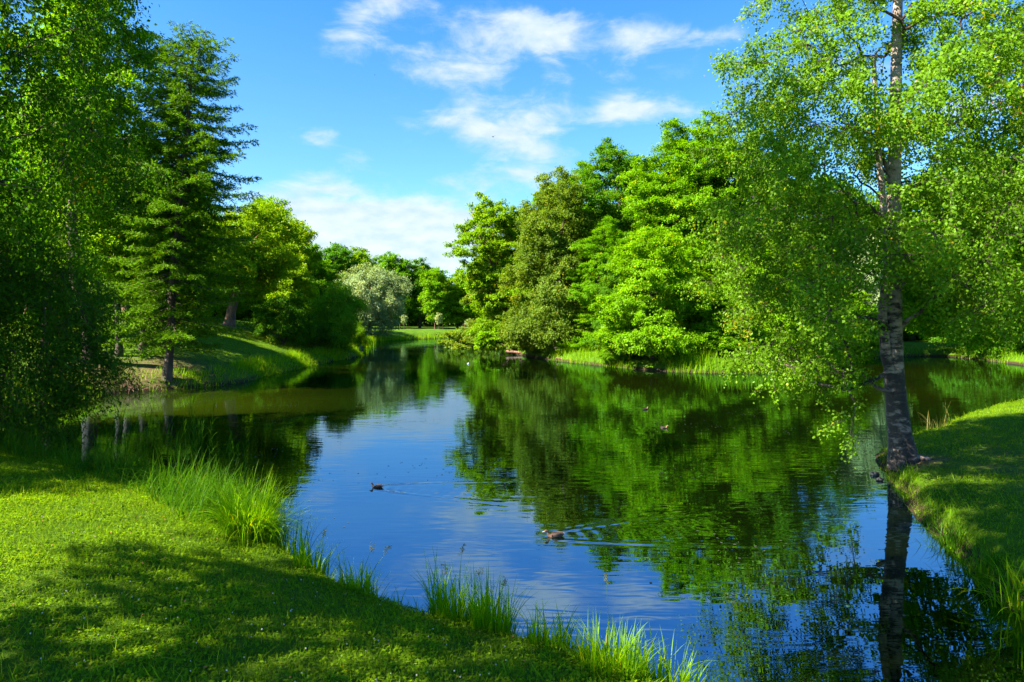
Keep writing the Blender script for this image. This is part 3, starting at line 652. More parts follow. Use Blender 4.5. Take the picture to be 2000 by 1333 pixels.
copy_tree(BUILT['oak2'][0], 'shaded tree upslope of the leaning larch', -31, 47, 2.9, 1.0, leaf='linden')

# --- the peninsula on the right
tree('elm', 'elm_tree', 'big olive green elm whose foliage hangs down to the water on the peninsula', 'tree', 1085, 68, 326, 112, 'elm', 'elm', cb=.01, skirt=12, n=420, nleaf=300, ll=.20, seed=61, rc=1.0, shape='broad', rtrunk=.34)
tree('lean', 'linden_tree', 'leaning tree with an orange tinted trunk at the tip of the peninsula', 'tree', 1022, 78, 376, 100, 'maple', 'oak', bark='barkr', cb=.08, n=310, nleaf=280, ll=.23, seed=62, rc=1.1, lean=(-4.8, 0), skirt=7, rtrunk=.32,
     stems=[(np.array([(0,0,0),(-1.2,-.5,1.2),(-2.3,-1.4,1.5),(-3.6,-2.6,1.5),(-4.6,-3.2,1.7)]), .09), (np.array([(0,0,.2),(.1,-.8,2),(-1.2,-1.4,4.2),(-1.8,-1.6,6.4)]), .13)])
tree('bough', 'elm_bush', 'low leafy bough reaching out over the water at the tip of the peninsula', 'bush', 1003, 76.5, 640, 44, 'maple', 'maple2', cb=.3, n=34, nleaf=220, ll=.2, seed=63, rc=.8, rtrunk=.08,
     lobes=[(-2.6,-1.5,1.6,1.2,.9,.65),(-1.4,-.7,1.8,1.0,.8,.6),(-3.3,-1.9,1.1,.7,.6,.45)])
tree('front_maple', 'maple_tree', 'bright green maple in tiers down to the water in the middle of the peninsula', 'tree', 1275, 53.2, 440, 106, 'maple', 'maple2', cb=.0, skirt=11, n=320, nleaf=300, ll=.17, seed=64, rc=.95, shape='broad', rtrunk=.17,
     stems=[(np.array([(.4,.2,0),(.5,.2,2.5),(.9,0,5.5)]), .11)])
tree('tall', 'maple_tree', 'tallest maple of the peninsula with layered sunlit boughs', 'tree', 1300, 66, 232, 125, 'maple', 'maple', cb=.05, skirt=8, n=380, nleaf=280, ll=.20, seed=65, rc=1.1, rtrunk=.36)
PN = 'trees on the peninsula'
for k, lab, px, Z, top, R, rz, lf in [
    ('tall', 'tall maple right of the tallest one, touching the birch leaves', 1392, 65, 210, 130, 2.0, 'maple'),
    ('tall', 'maple between the olive elm and the tallest maple', 1200, 71, 272, 125, 3.7, 'linden'),
    ('tall', 'slender tree top showing above the olive elm', 1125, 84, 312, 110, .8, 'maple'),
    ('lean', 'yellowish tree behind the leaning one at the left of the peninsula', 965, 93, 400, 112, 2.7, 'elm'),
    ('front_maple', 'small bright maple left of the tiered maple, above the reeds', 1142, 65, 604, 56, 1.9, 'maple2'),
    ('front_maple', 'leafy maple bush on the waterline right of the elm foliage', 1205, 55.5, 640, 36, 4.9, 'maple'),
    ('tall', 'mid green maple filling the gap between the elm and the tiered maple', 1178, 64, 420, 78, .6, 'maple'),
    ('front_maple', 'leafy maple behind the low bushes left of the tiered maple', 1215, 60, 500, 60, 2.4, 'linden'),
    ('elm', 'dense bushy young elm on the waterline at the left end of the reeds', 1052, 69.5, 600, 48, 3.9, 'elm'),
    ('front_maple', 'low maple right of the tiered maple by the reeds', 1385, 54, 560, 78, 3.1, 'maple'),
    ('front_maple', 'bright maple seen left of the birch trunk across the inlet', 1470, 58, 470, 100, 4.2, 'maple2'),
    ('elm', 'dark elm behind the peninsula reeds left of the birch', 1475, 66, 245, 130, 1.1, 'linden'),
    ('tall', 'tall tree behind the birch crown', 1540, 72, 270, 130, 5.1, 'maple'),
    ('front_maple', 'yellow green maple behind the birch across the inlet', 1560, 61, 500, 100, 5.4, 'maple2'),
    ('front_maple', 'low maple across the inlet just left of the birch trunk', 1640, 65, 560, 80, .5, 'maple2'),
    ('elm', 'dark tree deep in the middle of the peninsula', 1240, 84, 300, 120, 2.2, 'linden'),
    ('elm', 'dark tree deep in the left half of the peninsula', 1100, 90, 380, 110, 3.0, 'maple'),
    ('elm', 'dark tree deep in the right half of the peninsula', 1340, 84, 270, 120, 4.0, 'linden'),
    ('elm', 'dark tree deep behind the birch', 1640, 92, 360, 120, 5.0, 'linden'),
    ('tall', 'dark undergrowth tree behind the tiered maple', 1340, 60, 460, 90, 5.8, 'maple')]:
    again(k, lab, px, Z, top, R, rz, PN, lf)
again('silver', 'silver leaved willow across the inlet behind the birch trunk', 1678, 69, 440, 84, 2.0)
RW = 'trees of the wood on the right'
for k, lab, px, Z, top, R, rz, lf in [
    ('elm', 'bushy undergrowth tree on the inlet bank right behind the birch trunk', 1800, 88, 540, 66, .3, 'linden'),
    ('elm', 'bushy undergrowth tree on the inlet bank left of the bare pale trunk', 1888, 82, 548, 62, 1.3, 'dark'),
    ('elm', 'bushy undergrowth tree on the inlet bank at the right edge', 1985, 76, 520, 74, 2.3, 'linden'),
    ('elm', 'bushy undergrowth tree beyond the inlet left of the birch trunk', 1700, 84, 540, 66, 4.1, 'dark'),
    ('tall', 'tree across the inlet just right of the birch trunk', 1780, 84, 340, 110, .6, 'linden'),
    ('tall', 'tree across the inlet with a bare pale trunk near the right edge', 1938, 66, 300, 120, 1.6, 'linden'),
    ('elm', 'dark tree across the inlet at the right edge', 2010, 62, 300, 110, 2.6, 'dark'),
    ('elm', 'dark tree behind the pale trunk on the right', 1870, 88, 330, 120, 3.6, 'linden'),
    ('tall', 'tree beyond the right edge across the inlet', 2120, 62, 250, 120, 4.6, 'linden'),
    ('elm', 'deep back tree of the right wood', 1720, 100, 380, 120, 5.6, 'maple'),
    ('elm', 'dark undergrowth tree at the right edge of the wood', 1970, 82, 430, 100, .2, 'dark'),
    ('elm', 'dark undergrowth tree right of the birch trunk', 1830, 108, 480, 90, 1.3, 'dark')]:
    again(k, lab, px, Z, top, R, rz, RW, lf)

# --- staked saplings on the far lawn
def sapling(label, px, Z, top, seed):
    r = np.random.default_rng(seed); x = X_(px, Z); H = H_(top, Z)-g1(x, Z)
    tm, cm, _ = grow(r, H, [(0,0,H*.68,H*.2,H*.2,H*.3),(0,0,H*.85,H*.13,H*.13,H*.14)], 26, .45, 90, .2, .1, 'silver', 'bark', rtrunk=.06, name='sapling', first=.35)
    e = place_tree('sapling', label, 'sapling', x, Z, tm, cm, 'bark', 'silver', 'staked saplings on the far lawn')
    for a in (-.9, .9):
        V, Q = tubes_np(np.array([[(a,0,-.2),(a,0,.7),(a,0,1.5)]], float), np.array([[.045,.045,.04]]), 6)
        link('stake', mesh_np('stake', V, [Q], True), M['barkr'], e)
sapling('leftmost of the three small silvery saplings on the far lawn', 789, 149, 614, 1)
sapling('middle one of the three small silvery saplings on the far lawn', 857, 149, 612, 2)
sapling('rightmost and smallest of the three silvery saplings on the far lawn', 915, 149, 624, 3)

# ------------------------------------------------------------------ a dense far wood closing the horizon, one mass
def mass(name, label, pts, n, H, leaf, ls, seed, thick=9):
    r = np.random.default_rng(seed); pts = np.array(pts, float); seg = r.integers(0, len(pts)-1, n); t = r.uniform(0, 1, n)
    a = pts[seg]; b = pts[seg+1]; p = a+(b-a)*t[:, None]
    s = (seg+t)*7; top = H*(.62+.38*np.abs(np.sin(s*1.7)+.4*np.sin(s*4.1+1))/1.4)
    z = r.uniform(0, 1, n)**.8*top
    x = p[:, 0]+r.normal(size=n)*thick*.4; y = p[:, 1]+r.normal(size=n)*thick*.4
    P = np.stack([x, y, z+1.0], 1)
    V, Q, va = leaves_np(P, r.normal(size=(n, 3))+[0, 0, -.3], r.normal(size=(n, 3))+[0, -.3, .8], ls*r.uniform(.6, 1.3, n), ls*.7*r.uniform(.6, 1.3, n), np.clip(.5+.2*r.normal(size=n), 0, 1))
    return tag(link(name, mesh_np(name, V, [Q], False, va), M[leaf]), label, 'wood', kind='stuff')
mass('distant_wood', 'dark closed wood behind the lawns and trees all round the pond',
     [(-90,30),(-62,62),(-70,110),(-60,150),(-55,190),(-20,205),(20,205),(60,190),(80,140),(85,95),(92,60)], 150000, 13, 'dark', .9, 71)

# ------------------------------------------------------------------ grass
def pick(r, n, x0, x1, y0, y1, dmin, dmax, cone=True):
    x = r.uniform(x0, x1, n); y = r.uniform(y0, y1, n); d = look(LD, x, y)
    k = (d > dmin) & (d < dmax)
    if cone: k &= (np.abs(x) < y*.78+2.5)
    return x[k], y[k], look(LG, x[k], y[k]), d[k]
def lawn(name, label, box, n, hb, wb, seed, clover=.4, dmin=.05, dmax=99, bareok=None, mat='grass'):
    r = np.random.default_rng(seed); x, y, z, d = pick(r, n, *box, dmin, dmax)
    dens = fbm(x, y, 31, 3, 1.3)
    k = r.uniform(0, 1, len(x)) < .78+dens*1.0
    if bareok is not None:
        for bx, by, br, s in bareok: k &= r.uniform(0, 1, len(x)) > s*np.exp(-((x-bx)**2+(y-by)**2)/br**2)
    x, y, z, d, dens = x[k], y[k], z[k], d[k], dens[k]; m = len(x)
    isc = r.uniform(0, 1, m) < clover+dens*.8
    tall = 1+1.6*(r.uniform(0, 1, m) < .03+.08*(dens > .1))
    P = np.stack([x, y, z+np.where(isc, r.uniform(.015, .055, m), 0)], 1)
    T = np.where(isc[:, None], r.normal(size=(m, 3))*[1, 1, .25], r.normal(size=(m, 3))*[.55, .55, .1]+[0, 0, 1])
    Nn = np.where(isc[:, None], r.normal(size=(m, 3))*.35+[0, 0, 1], r.normal(size=(m, 3)))
    l = np.where(isc, r.uniform(.022, .045, m), hb*r.uniform(.5, 1.3, m)*tall)*(hb/.075 if hb > .09 else 1)
    w = np.where(isc, l*.85, wb*r.uniform(.7, 1.3, m))
    var = np.clip(.47+r.normal(size=m)*.17+dens*.5-.12*isc, 0, 1)
    V, Q, va = leaves_np(P, T, Nn, l, w, var, .08)
    return tag(link(name, mesh_np(name, V, [Q], False, va), M[mat]), label, 'grass', kind='stuff')
lawn('lawn_grass', 'short grass and clover on the lawn in the near left corner', (-16, 3, 4.2, 18), 560000, .075, .007, 81, .42, .02)
lawn('bank_grass', 'short grass and clover on the sloping bank under the birch', (6.5, 30, 7.5, 36), 400000, .085, .010, 82, .3, .02,
     bareok=[(10.2,17.0,1.0,1),(14,16.4,1.1,.8),(11.2,15.6,1.0,.85),(16,14,1.2,.8),(13,12.6,1.0,.6),(10.3,13.2,.7,.8),(12.5,17.2,1.0,.7),(9.3,11.5,.6,.7)])
lawn('slope_grass', 'grass on the shaded slope of the left bank', (-40, -13, 28, 66), 330000, .085, .016, 83, .3, .05, bareok=[(-19.5,39,4.5,1.0),(-22,36,4,1.0),(-19,33.5,2,.8),(-21,44,4,.6)])
# white clover heads
r = np.random.default_rng(9); x, y, z, d = pick(r, 420, -12, 0, 4.5, 10.5, .8, 99)
k = fbm(x, y, 77, 2, .6) > -.03; x, y, z = x[k], y[k], z[k]; m = len(x)
V = []; Qs = []
for i in range(m):
    c = np.array([x[i], y[i], z[i]+r.uniform(.06, .09)]); s = r.uniform(.005, .009)
    o8 = np.array([(math.cos(a)*math.cos(b), math.sin(a)*math.cos(b), math.sin(b)) for b in (-.9, 0, .9) for a in np.arange(6)*math.pi/3])*s
    V.append(c+o8)
    for j in range(2):
        for q in range(6): Qs.append([i*18+j*6+q, i*18+j*6+(q+1) % 6, i*18+(j+1)*6+(q+1) % 6, i*18+(j+1)*6+q])
mw, nt, N, L = newmat('clover_white'); o_ = N.new('ShaderNodeOutputMaterial'); b_ = N.new('ShaderNodeBsdfDiffuse'); b_.inputs[0].default_value = (.55, .50, .38, 1); L.new(b_.outputs[0], o_.inputs[0])
tag(link('clover_flowers', mesh_np('clover_flowers', np.concatenate(V), [np.array(Qs)]), mw), 'small white clover heads scattered through the near lawn', 'flowers', kind='stuff')

r = np.random.default_rng(19); x, y, z, d = pick(r, 2600, -13, 14, 4.5, 20, .1, 99); m = len(x)
V, Q, va = leaves_np(np.stack([x, y, z+r.uniform(.03, .07, m)], 1), r.normal(size=(m, 3))*[1, 1, .3], r.normal(size=(m, 3))*.5+[0, 0, 1], r.uniform(.02, .05, m), r.uniform(.012, .03, m), r.uniform(0, 1, m))
tag(link('fallen_leaves', mesh_np('fallen_leaves', V, [Q], False, va), M['litter']), 'small dry brown leaves scattered over the near lawns', 'leaves', kind='stuff')

def fringe(name, label, box, n, dlo, dhi, L0, L1, W, bend, seed, mat='tall', seg=4, where=None, sink=0.):
    r = np.random.default_rng(seed); x, y, z, d = pick(r, n, *box, dlo, dhi)
    if where is not None: k = where(x, y); x, y, z, d = x[k], y[k], z[k], d[k]
    cl = fbm(x, y, seed, 3, 1.1 if box[3] < 40 else .45); k = r.uniform(0, 1, len(x)) < .55+cl*2.0; x, y, z, cl = x[k], y[k], z[k], cl[k]; m = len(x)
    a = r.uniform(0, 2*math.pi, m); D = np.stack([np.cos(a), np.sin(a)], 1)
    Ln = r.uniform(L0, L1, m)*(1+cl*1.0); Ln = np.maximum(Ln, L0*.6)
    V, Q, va = ribbons_np(np.stack([x, y, np.maximum(z, -.3)-.01], 1), D, Ln, W*r.uniform(.6, 1.3, m), bend*r.uniform(.25, 1.25, m), np.clip(.5+r.normal(size=m)*.2, 0, 1), seg)
    return tag(link(name, mesh_np(name, V, [Q], False, va), M[mat]), label, 'grass', kind='stuff')
fringe('shore_grass', 'long grass along the edge of the near lawn', (-6, 4.5, 4, 14), 42000, -.12, .38, .14, .42, .011, 1.2, 91)
fringe('sedge_fringe', 'dark drooping sedge at the waterline of the left corner', (-17, -4.6, 11, 22), 60000, -.35, 1.5, .45, .95, .012, 2.3, 92, mat='reed', seg=6)
fringe('reed_fringe', 'bright reeds and tall grass along the waterline of the peninsula', (1, 34, 47, 72), 60000, -.4, 1.5, .45, 1.05, .035, .9, 93, where=lambda x, y: (y < 64)&((x > 11.2)|(x < 9.3)))
fringe('bank_fringe', 'long grass hanging over the waterline of the left slope', (-24, -14, 29, 76), 70000, -.3, 1.5, .2, .7, .025, 1.3, 94)
fringe('overhang_grass', 'long grass hanging over the water along the right bank', (6, 12, 7, 18), 34000, -.05, .45, .08, .26, .009, 2.0, 96)
fringe('inlet_fringe', 'grass along the waterline of the inlet behind the birch', (26, 62, 48, 78), 50000, -.3, 1.4, .25, .8, .035, 1.1, 98)
# far shore reeds (beyond the lookup grid)
r = np.random.default_rng(97); i = r.integers(0, len(PP), 40000); P0 = PP[i]+(PP[(i+1) % len(PP)]-PP[i])*r.uniform(0, 1, (len(i), 1))+r.normal(size=(len(i), 2))*.55
k = (P0[:, 1] > 90) & (P0[:, 1] < 150) & (P0[:, 0] < 10); P0 = P0[k]; m = len(P0); a = r.uniform(0, 6.28, m)
V, Q, va = ribbons_np(np.stack([P0[:, 0], P0[:, 1], np.zeros(m)], 1), np.stack([np.cos(a), np.sin(a)], 1), r.uniform(.5, 1.3, m), np.full(m, .07), r.uniform(.1, .9, m), r.uniform(.2, .9, m), 3)
tag(link('far_reeds', mesh_np('far_reeds', V, [Q], False, va), M['tall']), 'pale reeds at the edge of the far lawn', 'reeds', kind='stuff')

# single tufts one can point at
def tuft(name, label, cat, x, y, n, rad, L0, L1, W, bend, seed, mat='tall', panicles=(), dirbias=None, zz=None, group=None):
    r = np.random.default_rng(seed); z0 = (g1(x, y) if zz is None else zz)
    e = empty(name, (x, y, z0)); tag(e, label, cat, group)
    a = r.uniform(0, 2*math.pi, n); rr = rad*np.sqrt(r.uniform(0, 1, n)); P = np.stack([rr*np.cos(a), rr*np.sin(a), np.full(n, -.03)], 1)
    P[:, 2] = np.maximum(ground(P[:, 0]+x, P[:, 1]+y)-z0, -.3-z0)-.02
    aa = a+r.normal(size=n)*.9; D = np.stack([np.cos(aa), np.sin(aa)], 1)
    if dirbias is not None: D = nrm(D+np.array(dirbias))
    V, Q, va = ribbons_np(P, D, L0*.6+(L1*1.08-L0*.6)*r.uniform(0, 1, n)**1.3, W*1.35*r.uniform(.5, 1.35, n), bend*r.uniform(.1, 1.6, n), np.clip(.52+r.normal(size=n)*.2, 0, 1), 7)
    link('blades', mesh_np('blades', V, [Q], False, va), M[mat], e)
    for (dx, dy, h, lx, ly_) in panicles:
        t = np.linspace(0, 1, 6); pts = np.stack([dx+lx*t**1.6, dy+ly_*t**1.6, h*t], 1)
        acc = Acc(); V, Q = tubes_np(pts[None], np.linspace(.0035, .0012, 6)[None], 4); acc.add(V, Q)
        ch = []; Pl = []; 
        for j in range(16):
            b = pts[5]-(pts[5]-pts[4])*r.uniform(0, .7); dd = nrm(r.normal(size=3)+[0, 0, .5]); ln = r.uniform(.02, .055)
            ch.append(np.stack([b, b+dd*ln*.5, b+dd*ln])); 
            for q in range(5): Pl.append(b+dd*ln*(.5+.5*q/4)+r.normal(size=3)*.006)
        V, Q = tubes_np(np.array(ch), np.full((len(ch), 3), .0012), 3); acc.add(V, Q)
        ln_ = link('stalk', acc.mesh('stalk'), M['tall'], e)
        Pl = np.array(Pl); k = len(Pl); V, Q, va = leaves_np(Pl, r.normal(size=(k, 3))+[0, 0, -.4], r.normal(size=(k, 3)), np.full(k, .016), np.full(k, .007), r.uniform(.2, .8, k))
        link('seed_head', mesh_np('seed_head', V, [Q], False, va), M['seed'], ln_)
    return e
tuft('grass_tussock', 'big bright arching tussock of sedge at the corner of the lawn', 'grass', -4.15, 10.9, 1300, .42, .6, 1.15, .011, 1.75, 1, dirbias=(.25, -.1))
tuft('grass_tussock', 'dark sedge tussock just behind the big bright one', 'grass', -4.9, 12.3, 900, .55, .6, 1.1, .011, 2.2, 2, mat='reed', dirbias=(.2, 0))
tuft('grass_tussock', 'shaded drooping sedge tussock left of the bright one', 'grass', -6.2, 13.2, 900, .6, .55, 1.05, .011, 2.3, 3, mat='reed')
tuft('water_grass', 'few dark upright blades standing in the water right of the bright tussock', 'grass', -3.55, 11.2, 46, .22, .6, 1.05, .012, 1.0, 4, mat='reed', zz=-.1, dirbias=(.5, 0))
tuft('grass_tuft', 'upright tuft at the lawn edge right of the bright tussock', 'grass', -2.85, 9.75, 210, .26, .25, .72, .012, 1.0, 5, dirbias=(.3, 0), panicles=[(0,0,.62,.18,0)])
tuft('grass_tuft', 'tuft with two nodding seed stalks at the lawn edge', 'grass', -2.0, 8.95, 190, .26, .22, .58, .011, 1.1, 6, panicles=[(0,0,.62,.18,0),(.08,.05,.58,.30,.05)])
tuft('grass_tuft', 'dark tall tuft with a branched seed stalk in the middle of the near shore', 'grass', -.68, 8.15, 330, .30, .3, .82, .013, .8, 7, panicles=[(0,.02,1.0,.10,0),(.12,0,.72,.20,0),(-.1,0,.75,-.02,0)])
tuft('grass_tuft', 'sunlit tall tuft right of the dark tuft on the near shore', 'grass', -.22, 7.75, 260, .26, .3, .80, .014, .8, 8, dirbias=(.2, 0), panicles=[(0,0,.6,.15,0)])
tuft('grass_tuft', 'thin tuft leaning over the water beside the single green leaf', 'grass', .42, 7.35, 150, .26, .2, .55, .012, 1.1, 9, dirbias=(.4, 0))
tuft('grass_tuft', 'bright dense tuft at the bottom edge of the picture', 'grass', 1.0, 6.75, 380, .36, .25, .52, .012, 1.1, 10, panicles=[(0,.3,.85,-.03,0)])
tuft('grass_tuft', 'broad bladed tuft at the bottom edge right of the dense one', 'grass', 1.62, 6.72, 110, .25, .25, .62, .017, 1.0, 11, dirbias=(.6, 0))
tuft('grass_tuft', 'arching long bladed tuft over the water at the right edge', 'grass', 6.85, 9.3, 120, .3, .5, 1.0, .017, 1.9, 12, dirbias=(-.5, -.1))
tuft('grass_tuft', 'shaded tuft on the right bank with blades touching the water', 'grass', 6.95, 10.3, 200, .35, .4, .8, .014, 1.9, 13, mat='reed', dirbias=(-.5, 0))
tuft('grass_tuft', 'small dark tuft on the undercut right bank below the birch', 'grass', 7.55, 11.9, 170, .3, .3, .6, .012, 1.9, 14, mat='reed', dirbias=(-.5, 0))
tuft('grass_tuft', 'dry pale grass stalks on the far rim of the right bank', 'grass', 14.6, 23.4, 40, .4, .5, 1.0, .014, .9, 15, mat='seed')
def reed(label, x, y, n, H, seed):
    r = np.random.default_rng(seed); e = empty('reed_stand', (x, y, -.1)); tag(e, label, 'reeds'); Pb = []; Db = []; Lb = []; ch = []
    for i in range(n):
        bx, by = r.normal(size=2)*[.55, .4]; h = H*r.uniform(.6, 1.05); lx_, ly_ = r.normal(size=2)*.16+[.12, 0]; t = np.linspace(0, 1, 6)
        pts = np.stack([bx+lx_*t**1.5, by+ly_*t**1.5, h*t], 1); ch.append(pts)
        for k in range(9):
            u = .25+.75*k/9; p = [np.interp(u, t, pts[:, j]) for j in range(3)]; a = r.uniform(0, 6.28); Pb.append(p); Db.append((math.cos(a)+.4, math.sin(a))); Lb.append(r.uniform(.25, .48))
    V, Q = tubes_np(np.array(ch), np.tile(np.linspace(.006, .002, 6), (n, 1)), 4); link('stems', mesh_np('stems', V, [Q], True, np.full(len(V), .6)), M['reed'], e)
    m = len(Pb); V, Q, va = ribbons_np(np.array(Pb), nrm(np.array(Db)), np.array(Lb), np.full(m, .018), r.uniform(.9, 2.1, m), r.uniform(.2, .8, m), 5)
    link('leaves', mesh_np('leaves', V, [Q], False, va), M['reed'], e)
reed('slender reeds standing in the water behind the dark sedge', -8.3, 17.6, 22, 2.0, 1)
reed('sparser reeds standing in the water right of the taller ones', -6.9, 15.9, 14, 1.55, 2)
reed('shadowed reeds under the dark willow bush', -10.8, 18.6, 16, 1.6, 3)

# ------------------------------------------------------------------ things on the water and the shore
def flat_mat(name, c, rough=.6, mott=None, scale=60, bump=0):
    m, nt, N, L = newmat(name); out = N.new('ShaderNodeOutputMaterial'); b = N.new('ShaderNodeBsdfPrincipled'); b.inputs['Roughness'].default_value = rough
    tc = N.new('ShaderNodeTexCoord'); n = N.new('ShaderNodeTexNoise'); n.inputs['Scale'].default_value = scale; n.inputs['Detail'].default_value = 4; L.new(tc.outputs['Object'], n.inputs[0])
    L.new(ramp(N, L, n.outputs['Fac'], [(.38, mott or tuple(v*.7 for v in c)), (.6, c)]), b.inputs['Base Color'])
    L.new(b.outputs[0], out.inputs[0]); return m
DB = flat_mat('brown_feathers', (.12, .058, .028), .7, (.025, .012, .006)); DD = flat_mat('dark_feathers', (.03, .017, .011), .7, (.010, .006, .004)); DT = flat_mat('tan_feathers', (.30, .15, .09), .7, (.15, .07, .04))
WH = flat_mat('white_feathers', (.8, .8, .8), .6, (.6, .6, .62)); GY = flat_mat('grey_feathers', (.25, .26, .3), .6); BL = flat_mat('bill_yellow', (.55, .38, .03), .4); BK = flat_mat('eye_black', (.01, .01, .01), .1); WB = flat_mat('wing_brown', (.06, .035, .022), .6, (.014, .009, .006), 90)
def loft(path, sides=14):
    P = np.array(path, float); t = np.gradient(P[:, :2], axis=0); t /= np.linalg.norm(t, axis=1)[:, None]; up = np.stack([-t[:, 1], t[:, 0]], 1)
    th = np.arange(sides)*2*math.pi/sides
    V = np.stack([P[:, 0, None]+up[:, 0, None]*np.sin(th)*P[:, 3, None], np.cos(th)*P[:, 2, None], P[:, 1, None]+up[:, 1, None]*np.sin(th)*P[:, 3, None]], -1)
    n = len(P); i = (np.arange(n-1)*sides)[:, None]; j = np.arange(sides)[None]; j2 = (j+1) % sides
    Q = np.stack([i+j, i+j2, i+sides+j2, i+sides+j], -1).reshape(-1, 4)
    return V.reshape(-1, 3), [Q, np.arange(sides)[None], (np.arange(sides)[::-1]+(n-1)*sides)[None]]
BODY = [(-.265,.075,.004,.003),(-.24,.068,.022,.008),(-.20,.052,.045,.022),(-.15,.036,.070,.043),(-.09,.026,.088,.060),(-.02,.024,.096,.068),(.05,.026,.092,.068),(.10,.034,.076,.062),(.137,.055,.052,.050),
        (.155,.085,.036,.037),(.165,.115,.029,.030),(.172,.140,.028,.029),(.186,.160,.033,.033),(.208,.170,.035,.034),(.232,.168,.029,.029),(.248,.162,.018,.018),(.254,.160,.008,.010)]
BILL = [(.243,.161,.014,.013),(.262,.154,.013,.009),(.285,.147,.014,.005),(.303,.144,.013,.004),(.310,.143,.006,.002)]
def wing(s):
    t = np.linspace(0, 1, 9); x = .085-.335*t; y = s*(.070+.034*np.sin(math.pi*np.minimum(1, t*1.15+.12))-.035*t**2); z = .058+.028*t
    h = .046*np.sin(math.pi*np.clip(.14+.80*t, 0, 1))**.8+.002; th = np.arange(8)*math.pi/4
    V = np.stack([np.repeat(x[:, None], 8, 1), y[:, None]+s*np.cos(th)*.010, z[:, None]+np.sin(th)*h[:, None]], -1).reshape(-1, 3)
    i = (np.arange(8)*8)[:, None]; j = np.arange(8)[None]; j2 = (j+1) % 8
    return V, [np.stack([i+j, i+j2, i+8+j2, i+8+j], -1).reshape(-1, 4), np.arange(8)[None], (np.arange(8)[::-1]+64)[None]]
def bird(name, label, cat, x, y, hd, L, bm, wm, billm, seed=0):
    e = empty(name, (x, y, -.012), math.atan2(hd[1], hd[0])); s = L/.5; e.scale = (s, s, s); tag(e, label, cat)
    V, Fs = loft(BODY); b = link('body', mesh_np('body', V, Fs, True), bm, e); b.modifiers.new('s', 'SUBSURF').render_levels = 1
    V, Fs = loft(BILL, 8); link('bill', mesh_np('bill', V, Fs, True), billm, e)
    for sd in (-1, 1):
        V, Fs = wing(sd); link('wing', mesh_np('wing', V, Fs, True), wm, e)
        th = np.arange(8)*math.pi/4; c = np.array([.216, sd*.033, .176]); V = np.concatenate([[c+[0, sd*.004, 0]], np.stack([c[0]+.0055*np.cos(th), np.full(8, c[1]), c[2]+.0055*np.sin(th)], 1)])
        link('eye', mesh_np('eye', V, [np.array([[0, i+1, (i+1) % 8+1] for i in range(8)])]), BK, e)
bird('duck', 'dark duck swimming left across the blue reflection of the sky', 'duck', *DUCKS[0][:2], DUCKS[0][2], .31, DD, DD, BL)
bird('duck', 'brown mottled duck with a yellow bill, nearest to the camera', 'duck', *DUCKS[1][:2], DUCKS[1][2], .37, DB, WB, BL)
bird('duck', 'tan duck swimming right across the green reflections', 'duck', *DUCKS[2][:2], DUCKS[2][2], .31, DT, WB, BL)
bird('duck', 'small tan duck farther out, facing away beyond the other tan duck', 'duck', *DUCKS[3][:2], DUCKS[3][2], .31, DT, WB, BL)
bird('duck', 'tiny brown duck by the left point in front of the far lawn', 'duck', *DUCKS[4][:2], DUCKS[4][2], .5, DT, WB, BL)
bird('duck', 'tiny dark duck drawing a long pale wake below the far lawn', 'duck', *DUCKS[5][:2], DUCKS[5][2], .5, DD, DD, BL)
bird('gull', 'white gull sitting on the water in the middle of the pond', 'gull', X_(914, 58.5), 58.5, (.3, -1), .38, WH, GY, BL)
def flyer(name, label, x, y, z, span, rz, mat):
    e = empty(name, (x, y, z), rz); tag(e, label, 'bird'); s = span
    V, Fs = loft([(a*s*1.1, b*s*1.1-.0, c*s, d*s) for a, b, c, d in BODY[:8]]+[(.14*s, .035*s, .035*s, .035*s), (.19*s, .04*s, .03*s, .03*s), (.24*s, .035*s, .006*s, .006*s)], 10)
    link('body', mesh_np('body', V, Fs, True), mat, e)
    for sd in (-1, 1):
        t = np.linspace(0, 1, 7); y_ = sd*t*s*.5; x_ = .08*s*np.sin(t*2.4)-.10*s*t; z_ = s*(.05+.13*np.sin(t*2.2)); c = s*(.13*(1-t)**.6+.01)
        V = np.stack([np.stack([x_+c*.4, y_, z_], 1), np.stack([x_, y_, z_+.012*s], 1), np.stack([x_-c*.6, y_, z_-.004], 1), np.stack([x_, y_, z_-.008*s], 1)], 1).reshape(-1, 3)
        i = (np.arange(6)*4)[:, None]; j = np.arange(4)[None]; link('wing', mesh_np('wing', V, [np.stack([i+j, i+(j+1) % 4, i+4+(j+1) % 4, i+4+j], -1).reshape(-1, 4)], True), mat, e)
flyer('flying_gull', 'grey gull gliding in front of the middle white cloud', X_(963, 100), 100, H_(268, 100), .95, math.radians(75), GY)
flyer('flying_bird', 'tiny dark bird high in the blue at the upper left of the sky', X_(732, 150), 150, H_(147, 150), .6, 1.0, DD)

